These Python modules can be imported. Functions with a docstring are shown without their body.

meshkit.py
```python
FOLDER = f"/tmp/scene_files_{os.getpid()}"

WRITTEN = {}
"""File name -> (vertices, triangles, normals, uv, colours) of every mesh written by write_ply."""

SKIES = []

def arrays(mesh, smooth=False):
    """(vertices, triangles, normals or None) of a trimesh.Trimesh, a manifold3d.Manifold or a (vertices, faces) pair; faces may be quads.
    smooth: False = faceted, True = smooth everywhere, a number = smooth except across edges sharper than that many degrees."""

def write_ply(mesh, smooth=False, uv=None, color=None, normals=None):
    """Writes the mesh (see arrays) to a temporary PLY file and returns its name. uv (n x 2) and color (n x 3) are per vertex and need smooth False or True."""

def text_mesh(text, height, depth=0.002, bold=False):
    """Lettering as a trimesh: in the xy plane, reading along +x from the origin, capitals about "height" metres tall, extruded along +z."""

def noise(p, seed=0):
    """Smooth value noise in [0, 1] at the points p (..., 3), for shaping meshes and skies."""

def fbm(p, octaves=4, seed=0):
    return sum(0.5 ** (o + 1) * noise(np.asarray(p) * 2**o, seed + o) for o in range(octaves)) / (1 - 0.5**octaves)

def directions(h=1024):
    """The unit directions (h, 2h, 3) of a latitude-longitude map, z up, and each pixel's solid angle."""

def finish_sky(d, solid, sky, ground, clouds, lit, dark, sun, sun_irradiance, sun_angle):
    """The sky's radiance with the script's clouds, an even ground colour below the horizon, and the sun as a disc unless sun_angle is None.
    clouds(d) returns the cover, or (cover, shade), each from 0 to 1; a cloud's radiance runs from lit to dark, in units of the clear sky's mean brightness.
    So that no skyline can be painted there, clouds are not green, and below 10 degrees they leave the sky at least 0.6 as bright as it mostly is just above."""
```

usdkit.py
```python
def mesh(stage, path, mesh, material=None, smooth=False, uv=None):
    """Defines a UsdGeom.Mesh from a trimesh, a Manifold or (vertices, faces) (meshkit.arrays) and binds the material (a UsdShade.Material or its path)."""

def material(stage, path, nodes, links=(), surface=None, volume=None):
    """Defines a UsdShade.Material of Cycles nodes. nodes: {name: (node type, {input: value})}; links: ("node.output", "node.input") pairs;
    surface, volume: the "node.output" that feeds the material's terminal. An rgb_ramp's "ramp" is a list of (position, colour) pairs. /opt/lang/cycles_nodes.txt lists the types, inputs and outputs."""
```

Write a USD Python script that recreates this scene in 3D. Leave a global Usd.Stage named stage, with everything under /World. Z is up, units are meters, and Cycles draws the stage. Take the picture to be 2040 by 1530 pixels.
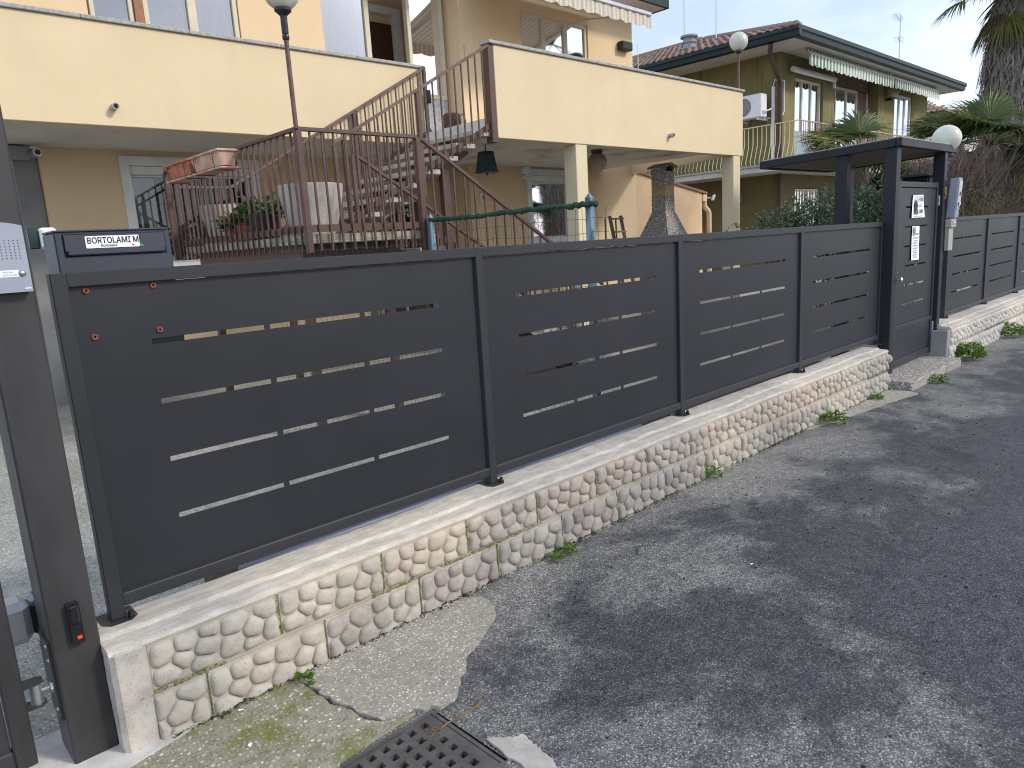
import math, random
import numpy as np, trimesh, usdkit, meshkit
from shapely.geometry import Polygon, box as sbox, LineString, Point
from shapely.ops import unary_union
from pxr import Usd, UsdGeom, UsdLux, UsdShade, Gf, Sdf

stage = Usd.Stage.CreateInMemory()
UsdGeom.SetStageUpAxis(stage, 'Z')
UsdGeom.Xform.Define(stage, '/World')
UsdGeom.Scope.Define(stage, '/World/Looks')

# ------------------------------------------------------------------ camera, sky, sun, exposure
F, YAW, PITCH, ROLL = 1429.84, math.radians(46.9012), math.radians(-11.06288), math.radians(-3.48872)
EXPOSURE = 0.32
cam = UsdGeom.Camera.Define(stage, '/World/camera')
_f = np.array([math.cos(YAW)*math.cos(PITCH), math.sin(YAW)*math.cos(PITCH), math.sin(PITCH)])
_r = np.cross(_f, [0, 0, 1]); _r /= np.linalg.norm(_r); _u = np.cross(_r, _f)
_R = _r*math.cos(ROLL)+_u*math.sin(ROLL); _U = -_r*math.sin(ROLL)+_u*math.cos(ROLL)
cam.AddTransformOp().Set(Gf.Matrix4d(*map(float, (*_R, 0, *_U, 0, *(-_f), 0, 0, 0, 1.62, 1))))
cam.CreateHorizontalApertureAttr(36.0); cam.CreateVerticalApertureAttr(27.0)
cam.CreateFocalLengthAttr(36.0*F/2040); cam.CreateExposureAttr(EXPOSURE)
cam.CreateClippingRangeAttr(Gf.Vec2f(0.05, 5000))

SUN = np.array([0.42, -0.78, 0.62]); SUN /= np.linalg.norm(SUN)
sun = UsdLux.DistantLight.Define(stage, '/World/sun')
sun.CreateIntensityAttr(0.5); sun.CreateAngleAttr(9.0); sun.CreateColorAttr(Gf.Vec3f(1, .93, .82)); sun.CreateNormalizeAttr(True)
_x = np.cross([0, 0, 1], SUN); _x /= np.linalg.norm(_x); _y = np.cross(SUN, _x)
sun.AddTransformOp().Set(Gf.Matrix4d(*map(float, (*_x, 0, *_y, 0, *SUN, 0, 0, 0, 30, 1))))
sky = UsdLux.DomeLight.Define(stage, '/World/sky')
SKYM = usdkit.material(stage, '/World/Looks/sky_air', {
    's': ('sky_texture', {'sky_type': 'single_scattering', 'sun_disc': False, 'sun_elevation': math.asin(SUN[2]), 'sun_rotation': math.atan2(SUN[0], SUN[1]), 'aerosol_density': 1.6}),
    'tc': ('texture_coordinate', {}), 'mp': ('mapping', {'scale': (1, 1, 2.6)}),
    'n': ('noise_texture', {'scale': 2.1, 'detail': 6, 'roughness': .55}),
    'r': ('rgb_ramp', {'ramp': [(0, (.30, .30, .30)), (.45, (.42,)*3), (.62, (.8,)*3), (1, (.95,)*3)]}),
    'm': ('mix_color', {'b': (7.2, 8.2, 9.9)}),
    'b': ('background_shader', {'strength': 0.13})},
    [('tc.generated', 'mp.vector'), ('mp.vector', 'n.vector'), ('n.fac', 'r.fac'), ('s.color', 'm.a'), ('r.color', 'm.fac'), ('m.result', 'b.color')], surface='b.background')
UsdShade.MaterialBindingAPI.Apply(sky.GetPrim()).Bind(SKYM)
for _p, _k in ((sky.GetPrim(), 'structure'),):
    _p.SetCustomDataByKey('kind', _k)

# ------------------------------------------------------------------ helpers: names, things, parts
_used = {}
def numbered(path):
    n = _used.get(path, -1)+1; _used[path] = n
    return path if n == 0 else f'{path}_{n:03d}'

def tag(p, label=None, cat=None, group=None, kind=None):
    p = p.GetPrim() if hasattr(p, 'GetPrim') else p
    for k, v in (('label', label), ('category', cat), ('group', group), ('kind', kind)):
        if v: p.SetCustomDataByKey(k, v)
    return p

def thing(name, label, cat, loc=(0, 0, 0), rotz=0, group=None):
    x = UsdGeom.Xform.Define(stage, numbered('/World/'+name))
    if any(loc) or rotz:
        x.AddTranslateOp().Set(Gf.Vec3d(*map(float, loc)))
        if rotz: x.AddRotateZOp().Set(float(rotz))
    tag(x, label, cat, group)
    return str(x.GetPath())

def copy_of(src, label, cat, loc, rotz=0, group=None, scale=1):
    base = src.rsplit('/', 1)[1]
    while base[-4:-3] == '_' and base[-3:].isdigit(): base = base[:-4]
    x = UsdGeom.Xform.Define(stage, numbered('/World/'+base))
    x.GetPrim().GetReferences().AddInternalReference(src); x.GetPrim().SetInstanceable(True)
    x.ClearXformOpOrder()
    ops = []
    t = UsdGeom.Xformable(x)
    x.AddTranslateOp().Set(Gf.Vec3d(*map(float, loc))); x.AddRotateZOp().Set(float(rotz))
    if scale != 1: x.AddScaleOp().Set(Gf.Vec3f(scale))
    tag(x, label, cat, group)
    return str(x.GetPath())

_cb = {}
def cbox(c, s, b):
    """chamfered box vertices and faces"""
    key = 'k'
    sg = np.array([(x, y, z) for x in (-1, 1) for y in (-1, 1) for z in (-1, 1)], float)
    h = np.array(s)/2
    b = min(b, h.min()*.9)
    V = []
    for k in sg:
        for ax in range(3):
            o = np.array([b, b, b]); o[ax] = 0
            V.append(k*(h-o))
    if key not in _cb:
        u = []
        for k in sg:
            for ax in range(3):
                o = np.array([.2, .2, .2]); o[ax] = 0; u.append(k*(1-o))
        hull = trimesh.Trimesh(np.array(u), trimesh.convex.convex_hull(np.array(u)).faces, process=False) if False else trimesh.convex.convex_hull(np.array(u))
        from scipy.spatial import cKDTree
        idx = cKDTree(np.array(u)).query(hull.vertices)[1]
        _cb[key] = idx[hull.faces]
    return np.array(V)+np.array(c), _cb[key]

BOXF = np.array([[0, 2, 3], [0, 3, 1], [4, 5, 7], [4, 7, 6], [0, 1, 5], [0, 5, 4], [2, 6, 7], [2, 7, 3], [0, 4, 6], [0, 6, 2], [1, 3, 7], [1, 7, 5]])
class MB:
    def __init__(s): s.v, s.f, s.n = [], [], 0
    def add(s, v, f):
        v = np.asarray(v, float); f = np.asarray(f, int)
        if f.shape[1] == 4: f = np.vstack([f[:, [0, 1, 2]], f[:, [0, 2, 3]]])
        s.v.append(v); s.f.append(f+s.n); s.n += len(v); return s
    def tm(s, m): return s.add(m.vertices, m.faces)
    def box(s, x0, x1, y0, y1, z0, z1, b=0):
        c = ((x0+x1)/2, (y0+y1)/2, (z0+z1)/2); d = (abs(x1-x0), abs(y1-y0), abs(z1-z0))
        if b: return s.add(*cbox(c, d, b))
        v = [(c[0]+i*d[0]/2, c[1]+j*d[1]/2, c[2]+k*d[2]/2) for i in (-1, 1) for j in (-1, 1) for k in (-1, 1)]
        return s.add(v, BOXF)
    def obox(s, c, size, A, b=0):
        """A: 3 row axes"""
        if b: v, f = cbox((0, 0, 0), size, b)
        else:
            v = np.array([(i*size[0]/2, j*size[1]/2, k*size[2]/2) for i in (-1, 1) for j in (-1, 1) for k in (-1, 1)]); f = BOXF
        return s.add(v@np.asarray(A)+np.asarray(c), f)
    def bar(s, p, q, w, h, b=0, up=(0, 0, 1)):
        p, q = np.array(p, float), np.array(q, float); d = q-p; L = np.linalg.norm(d); d /= L
        side = np.cross(up, d)
        if np.linalg.norm(side) < 1e-6: side = np.cross((0, 1, 0), d)
        side /= np.linalg.norm(side); u = np.cross(d, side)
        return s.obox((p+q)/2, (L, w, h), [d, side, u], b)
    def tube(s, pts, r, n=8, caps=True):
        P = np.asarray(pts, float); m = len(P); R = np.broadcast_to(np.asarray(r, float), (m,))
        T = np.gradient(P, axis=0); T /= np.maximum(np.linalg.norm(T, axis=1, keepdims=True), 1e-12)
        a = np.array([0, 0, 1.]) if abs(T[0][2]) < .9 else np.array([1., 0, 0])
        N = np.cross(T[0], a); N /= np.linalg.norm(N); V = []
        for i in range(m):
            N = N-T[i]*(N@T[i]); N /= np.linalg.norm(N); B = np.cross(T[i], N)
            for k in range(n):
                t = 2*math.pi*k/n; V.append(P[i]+R[i]*(math.cos(t)*N+math.sin(t)*B))
        Fq = [(i*n+k, i*n+(k+1) % n, (i+1)*n+(k+1) % n, (i+1)*n+k) for i in range(m-1) for k in range(n)]
        f = np.array(Fq); f = np.vstack([f[:, [0, 1, 2]], f[:, [0, 2, 3]]])
        if caps:
            V += [P[0], P[-1]]; c0, c1 = m*n, m*n+1
            f = np.vstack([f, [(c0, (k+1) % n, k) for k in range(n)], [(c1, (m-1)*n+k, (m-1)*n+(k+1) % n) for k in range(n)]])
        return s.add(V, f)
    def lathe(s, prof, c=(0, 0, 0), n=24, A=None):
        """prof [(r,z)], turned about z (or about A[2])"""
        V = []
        for r, z in prof:
            for k in range(n):
                t = 2*math.pi*k/n; V.append((r*math.cos(t), r*math.sin(t), z))
        V = np.array(V)
        if A is not None: V = V@np.asarray(A, float)
        m = len(prof)
        return s.add(V+np.asarray(c), [(i*n+k, i*n+(k+1) % n, (i+1)*n+(k+1) % n, (i+1)*n+k) for i in range(m-1) for k in range(n)])
    def sphere(s, c, r, n=24, sq=(1, 1, 1)):
        prof = [(max(1e-4, math.sin(math.pi*i/(n//2))), -math.cos(math.pi*i/(n//2))) for i in range(n//2+1)]
        t = MB().lathe(prof, n=n); return s.add(t.v[0]*r*np.array(sq)+np.asarray(c), t.f[0])
    def sheet(s, poly, y0, y1):
        """polygon in (x,z), thickness from y0 (front) to y1"""
        for g in getattr(poly, 'geoms', [poly]):
            m = trimesh.creation.extrude_polygon(g, y1-y0, engine='earcut'); v = m.vertices
            s.add(np.stack([v[:, 0], y0+v[:, 2], v[:, 1]], 1), m.faces[:, ::-1])
        return s
    def sheetx(s, poly, x0, x1):
        """polygon in (y,z), thickness from x0 to x1"""
        for g in getattr(poly, 'geoms', [poly]):
            m = trimesh.creation.extrude_polygon(g, x1-x0, engine='earcut'); v = m.vertices
            s.add(np.stack([x0+v[:, 2], v[:, 0], v[:, 1]], 1), m.faces)
        return s
    def flat(s, poly, z0, z1):
        for g in getattr(poly, 'geoms', [poly]):
            s.tm(trimesh.creation.extrude_polygon(g, z1-z0, engine='earcut').apply_translation((0, 0, z0)))
        return s
    def text(s, txt, h, x, y, z, bold=False, depth=.0012, width=None):
        m = meshkit.text_mesh(txt, h, depth, bold); v = m.vertices.copy()
        if width: v[:, 0] *= width/v[:, 0].max()
        return s.add(np.stack([x+v[:, 0], y-v[:, 2], z+v[:, 1]], 1), m.faces)
    def build(s, parent, name, mat, smooth=False, **t):
        p = numbered(f'{parent}/{name}')
        o = usdkit.mesh(stage, p, (np.vstack(s.v), np.vstack(s.f)), M[mat], smooth=smooth)
        if t: tag(o, **t)
        return p
W_ = '/World'

# ------------------------------------------------------------------ materials
M = {}
def mat(name, nodes, links): M[name] = usdkit.material(stage, '/World/Looks/'+name, nodes, links, surface='p.BSDF')
def surf(name, ca, cb, scale=6, rough=.6, bump=0, bscale=60, detail=5, metallic=0, spec=.5, coat=0, dist=.01, stretch=(1, 1, 1), obj=False, rvar=0, lo=.35, hi=.65, extra=None):
    """two colours mixed by noise, with fine relief"""
    n = {'g': ('geometry', {}), 'tc': ('texture_coordinate', {}), 'mp': ('mapping', {'scale': stretch}), 'n': ('noise_texture', {'scale': scale, 'detail': detail, 'roughness': .6}),
         'r': ('rgb_ramp', {'ramp': [(lo, ca), (hi, cb)]}), 'p': ('principled_bsdf', {'roughness': rough, 'metallic': metallic, 'specular_ior_level': spec, 'coat_weight': coat})}
    l = [(('tc.object' if obj else 'g.position'), 'mp.vector'), ('mp.vector', 'n.vector'), ('n.fac', 'r.fac'), ('r.color', 'p.base_color')]
    if rvar:
        n['rr'] = ('map_range', {'from_min': .3, 'from_max': .7, 'to_min': rough-rvar, 'to_max': rough+rvar}); l += [('n.fac', 'rr.value'), ('rr.result', 'p.roughness')]
    if bump:
        n['b'] = ('noise_texture', {'scale': bscale, 'detail': 4}); n['bm'] = ('bump', {'strength': bump, 'distance': dist})
        l += [(('tc.object' if obj else 'g.position'), 'b.vector'), ('b.fac', 'bm.height'), ('bm.normal', 'p.normal')]
    mat(name, n, l)

surf('anthracite', (.0165, .0180, .0228), (.0195, .0210, .0262), 1.5, .40, .05, 900, spec=.38, dist=.001, rvar=.05)
surf('anthracite_frame', (.0225, .0242, .0290), (.0265, .0282, .0335), 2, .44, .06, 900, spec=.36, dist=.001, rvar=.06)
surf('canopy_steel', (.0135, .0150, .0195), (.0175, .0190, .0240), 2, .48, .06, 900, spec=.3, dist=.001, rvar=.05)
surf('gatepost_steel', (.022, .021, .022), (.040, .039, .041), 5, .48, .12, 400, spec=.45, dist=.001, rvar=.1, stretch=(1, 1, .3))
surf('mailbox_paint', (.026, .034, .050), (.032, .040, .058), 3, .40, .1, 700, dist=.001)
surf('black_plastic', (.006, .006, .007), (.010, .010, .011), 5, .22)
surf('dark_gap', (.004, .004, .004), (.006, .006, .006), 5, .9)
surf('rust', (.16, .045, .015), (.30, .10, .04), 120, .8, .5, 300, dist=.002)
surf('galvanised', (.42, .44, .46), (.55, .57, .6), 40, .35, metallic=.9)
surf('aluminium', (.5, .51, .54), (.56, .57, .6), 8, .35, metallic=.35)
surf('intercom_grey', (.30, .32, .39), (.33, .35, .42), 6, .38, metallic=.4, rvar=.04)
surf('white_plastic', (.72, .73, .74), (.78, .79, .80), 4, .4)
surf('paper', (.78, .80, .84), (.84, .85, .88), 12, .6)
surf('ink', (.02, .02, .025), (.04, .04, .045), 30, .7)
surf('ink_grey', (.22, .23, .26), (.3, .31, .34), 30, .7)
surf('red_led', (.85, .04, .04), (.9, .06, .05), 30, .4)
surf('flag_green', (.03, .3, .12), (.04, .32, .13), 30, .5)
surf('flag_red', (.5, .04, .04), (.55, .05, .05), 30, .5)
surf('brass', (.45, .34, .16), (.55, .42, .2), 20, .35, metallic=.7)
surf('beige_metal', (.34, .33, .28), (.44, .43, .38), 6, .45, metallic=.3, stretch=(1, 1, .4))
surf('conduit', (.17, .20, .29), (.21, .24, .33), 8, .5)
surf('brown_paint', (.058, .026, .020), (.098, .046, .037), 5, .5, .15, 200, dist=.002, rvar=.08)
surf('brown_paint_worn', (.085, .042, .034), (.15, .09, .075), 9, .5, .15, 200, dist=.002)
surf('tread_stone', (.31, .28, .23), (.46, .43, .36), 14, .75, .3, 90, dist=.004)
surf('landing_slab', (.16, .16, .11), (.42, .40, .32), 7, .85, .4, 60, dist=.006)
surf('coping', (.26, .25, .24), (.42, .41, .39), 30, .8, .3, 150, dist=.003)
surf('soffit', (.52, .49, .45), (.62, .59, .55), 1.2, .9, .08, 40)
surf('soffit_stained', (.34, .31, .26), (.64, .61, .57), 1.4, .9, .1, 40, lo=.30, hi=.46)
surf('grey_render', (.19, .19, .19), (.25, .25, .25), 3, .7)
surf('pale_panel', (.60, .61, .61), (.68, .69, .69), 2, .5)
surf('white_frame', (.66, .66, .65), (.76, .76, .74), 4, .5)
surf('cream_frame', (.52, .46, .33), (.60, .54, .42), 5, .5)
surf('wood_brown', (.16, .06, .025), (.30, .12, .045), 9, .5, stretch=(12, 12, .8))
surf('dark_wood', (.045, .018, .010), (.09, .035, .018), 9, .4, stretch=(12, 12, .8))
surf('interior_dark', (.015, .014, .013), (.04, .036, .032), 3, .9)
surf('interior_green', (.13, .175, .145), (.17, .215, .18), 3, .8, stretch=(14, 14, 1))
surf('lace_curtain', (.40, .42, .50), (.52, .54, .61), 14, .9, stretch=(1, 1, .1))
surf('roller_brown', (.10, .055, .04), (.16, .09, .07), 20, .8)
surf('marble_panel', (.20, .21, .22), (.42, .43, .45), 30, .35)
surf('lantern_green', (.008, .028, .026), (.014, .04, .036), 20, .35)
surf('lantern_glass', (.01, .05, .055), (.016, .065, .07), 20, .12)
surf('globe_glass', (.50, .51, .42), (.57, .58, .49), 4, .12, spec=.6, coat=.4)
surf('globe_dirty', (.40, .37, .28), (.66, .66, .55), 7, .2, spec=.6, coat=.3)
surf('globe_brown', (.23, .18, .13), (.29, .23, .17), 4, .3)
surf('terracotta', (.30, .09, .045), (.46, .17, .10), 12, .8, .3, 80, dist=.003)
surf('terracotta_pale', (.42, .20, .13), (.56, .40, .33), 9, .8, .3, 80, dist=.003)
surf('concrete_pot', (.30, .28, .25), (.52, .49, .44), 6, .9, .6, 70, dist=.006, stretch=(1, 1, .35))
surf('dark_pot', (.012, .012, .014), (.02, .02, .022), 8, .5)
surf('green_post', (.05, .09, .10), (.16, .26, .34), 14, .55, .2, 60, stretch=(1, 1, .3), lo=.42, hi=.58)
surf('green_net', (.003, .018, .012), (.014, .070, .036), 40, .8, .8, 160, dist=.006)
surf('mesh_wire', (.02, .035, .03), (.04, .06, .05), 20, .5)
surf('grey_wood', (.14, .11, .085), (.26, .21, .17), 20, .8, stretch=(1, 1, .2))
surf('cream_pipe', (.58, .44, .25), (.66, .51, .31), 6, .5)
surf('annex_pink', (.66, .44, .26), (.72, .50, .31), 3, .85, .15, 120, dist=.003)
surf('coping_red', (.19, .095, .07), (.30, .17, .13), 9, .8)
surf('gutter_green', (.010, .020, .020), (.016, .028, .027), 5, .5, spec=.3)
surf('brown_pipe', (.045, .020, .016), (.07, .034, .027), 6, .45)
surf('rail_cream', (.62, .52, .28), (.70, .62, .40), 6, .5)
surf('rail_rusty', (.30, .17, .12), (.55, .42, .33), 14, .6)
surf('slab_pale', (.40, .39, .35), (.52, .51, .46), 4, .85)
surf('blue_panel', (.22, .32, .36), (.27, .37, .41), 4, .5)
surf('chimney_band', (.34, .25, .14), (.44, .33, .2), 8, .9)
surf('cable_black', (.012, .012, .013), (.02, .02, .021), 9, .6)
surf('palm_bark', (.12, .095, .075), (.28, .23, .19), 16, .95, .8, 60, dist=.01, stretch=(1, 1, .25))
surf('bark', (.07, .05, .035), (.15, .11, .08), 20, .9)
surf('twig_wood', (.12, .07, .045), (.2, .13, .08), 30, .8)
surf('moss', (.10, .13, .02), (.26, .27, .075), 120, .95)
surf('earth', (.05, .038, .028), (.10, .075, .055), 20, .95)
surf('landing_shade', (.02, .018, .016), (.04, .035, .03), 5, .9)  # near-black that paints the shade beneath the stair landing
surf('far_wall', (.66, .66, .66), (.74, .74, .74), 2, .8)
surf('cast_iron', (.062, .058, .056), (.125, .118, .113), 9, .55, .5, 220, dist=.004, metallic=.25, rvar=.1)

def leafmat(name, a, b, tr=.3, rough=.45):
    M[name] = usdkit.material(stage, '/World/Looks/'+name, {
        'g': ('geometry', {}), 'r': ('rgb_ramp', {'ramp': [(0, a), (1, b)]}), 'd': ('principled_bsdf', {'roughness': rough, 'specular_ior_level': .4}),
        't': ('translucent_bsdf', {}), 'p': ('mix_closure', {'fac': tr})},
        [('g.random_per_island', 'r.fac'), ('r.color', 'd.base_color'), ('r.color', 't.color'), ('d.BSDF', 'p.closure1'), ('t.BSDF', 'p.closure2')], surface='p.closure')
leafmat('palm_green', (.08, .12, .03), (.29, .33, .11), .38)
leafmat('palm_yellow', (.16, .15, .03), (.40, .32, .06), .3)
leafmat('palm_dead', (.10, .075, .045), (.30, .24, .17), .2, .8)
leafmat('fibre', (.24, .205, .18), (.58, .52, .47), .1, .9)
leafmat('shrub_leaf', (.065, .105, .065), (.28, .35, .25), .28, .4)
leafmat('weed_leaf', (.09, .17, .02), (.22, .34, .06), .3)
leafmat('pot_leaf', (.05, .10, .03), (.15, .22, .07), .3)
leafmat('hedge_twig', (.14, .105, .085), (.44, .36, .30), .1, .9)
leafmat('hedge_blade', (.13, .14, .04), (.38, .34, .14), .35, .7)
leafmat('roof_tile', (.23, .155, .125), (.43, .315, .26), 0, .9)
leafmat('pebble', (.25, .24, .21), (.62, .60, .54), 0, .7)
leafmat('grit', (.02, .02, .022), (.07, .07, .075), 0, .8)

def plaster(name, base, dirt, pale, rough=.9, streak=.35, speck=0):
    """painted render: soft mottling, vertical rain streaks, pale patches"""
    mat(name, {'g': ('geometry', {}), 'm1': ('mapping', {'scale': (1.1, 1.1, 1.1)}), 'n1': ('noise_texture', {'scale': 1.3, 'detail': 7, 'roughness': .62}),
               'm2': ('mapping', {'scale': (5.0, 5.0, .35)}), 'n2': ('noise_texture', {'scale': 1.6, 'detail': 6, 'roughness': .6}),
               'r1': ('rgb_ramp', {'ramp': [(.36, base), (.58, tuple(.5*(a+b) for a, b in zip(base, pale))), (.74, pale)]}),
               'r2': ('rgb_ramp', {'ramp': [(.50, (0, 0, 0)), (.72, (streak,)*3)]}), 'x': ('mix_color', {'b': dirt}),
               'n3': ('noise_texture', {'scale': 140, 'detail': 3}), 'b': ('bump', {'strength': .25, 'distance': .004}), 'p': ('principled_bsdf', {'roughness': rough, 'specular_ior_level': .25})},
        [('g.position', 'm1.vector'), ('m1.vector', 'n1.vector'), ('g.position', 'm2.vector'), ('m2.vector', 'n2.vector'), ('n1.fac', 'r1.fac'), ('n2.fac', 'r2.fac'),
         ('r1.color', 'x.a'), ('r2.color', 'x.fac'), ('x.result', 'p.base_color'), ('g.position', 'n3.vector'), ('n3.fac', 'b.height'), ('b.normal', 'p.normal')])
plaster('parapet_yellow', (.65, .53, .345), (.51, .435, .30), (.71, .58, .385), streak=.13)
plaster('wall_ochre', (.68, .52, .33), (.56, .43, .27), (.73, .56, .36), streak=.12)
plaster('column_cream', (.64, .545, .37), (.56, .47, .32), (.68, .58, .40), streak=.12)
plaster('olive', (.165, .148, .066), (.085, .084, .053), (.25, .212, .088), streak=.75)
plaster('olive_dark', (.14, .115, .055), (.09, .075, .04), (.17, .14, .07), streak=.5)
plaster('cap_concrete', (.50, .46, .38), (.30, .28, .23), (.66, .63, .56), streak=.3)

def stone(name, a, b, c, st=(1, 1, 1)):
    mat(name, {'g': ('geometry', {}), 'mp': ('mapping', {'scale': st}), 'n': ('noise_texture', {'scale': 9, 'detail': 6, 'roughness': .65}), 'v': ('noise_texture', {'scale': 1.1, 'detail': 3}),
               'r': ('rgb_ramp', {'ramp': [(.30, a), (.52, b), (.72, c)]}), 'r2': ('rgb_ramp', {'ramp': [(.38, (.78, .78, .80)), (.62, (1.08, 1.03, .98))]}),
               'mx': ('mix_color', {'blend_type': 'multiply', 'fac': 1.0, 'use_clamp': False}),
               'sp': ('noise_texture', {'scale': 210, 'detail': 3}), 'sr': ('rgb_ramp', {'ramp': [(.30, (.45, .45, .45)), (.40, (1, 1, 1))]}), 'm3': ('mix_color', {'blend_type': 'multiply', 'fac': .75}),
               'f': ('noise_texture', {'scale': 120, 'detail': 5, 'roughness': .7}), 'bm': ('bump', {'strength': .45, 'distance': .005}), 'p': ('principled_bsdf', {'roughness': .88, 'specular_ior_level': .3})},
        [('g.position', 'mp.vector'), ('mp.vector', 'n.vector'), ('g.position', 'v.vector'), ('n.fac', 'r.fac'), ('v.fac', 'r2.fac'), ('r.color', 'mx.a'), ('r2.color', 'mx.b'), ('mx.result', 'm3.a'), ('g.position', 'sp.vector'), ('sp.fac', 'sr.fac'), ('sr.color', 'm3.b'),
         ('m3.result', 'p.base_color'), ('g.position', 'f.vector'), ('f.fac', 'bm.height'), ('bm.normal', 'p.normal')])
stone('stone_grey', (.36, .335, .29), (.455, .425, .37), (.53, .50, .445))
stone('stone_buff', (.355, .312, .265), (.45, .402, .345), (.53, .48, .42))
stone('stone_pink', (.35, .295, .25), (.45, .388, .33), (.53, .462, .402))
stone('stone_low', (.27, .25, .225), (.36, .335, .305), (.44, .415, .38))
stone('stone_dusky', (.245, .222, .205), (.335, .305, .282), (.41, .38, .355))
stone('stone_white', (.46, .44, .40), (.58, .56, .51), (.66, .64, .60))
stone('block_mortar', (.34, .315, .265), (.43, .40, .34), (.50, .475, .41))
stone('cap_stone', (.40, .37, .315), (.53, .50, .445), (.64, .62, .57), (1.2, 3.6, 3.6))
stone('pier_concrete', (.34, .32, .29), (.47, .45, .41), (.56, .54, .50))
stone('smooth_concrete', (.42, .42, .41), (.54, .54, .53), (.62, .62, .61))
stone('step_stone', (.24, .21, .19), (.36, .33, .30), (.46, .43, .40))

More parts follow.
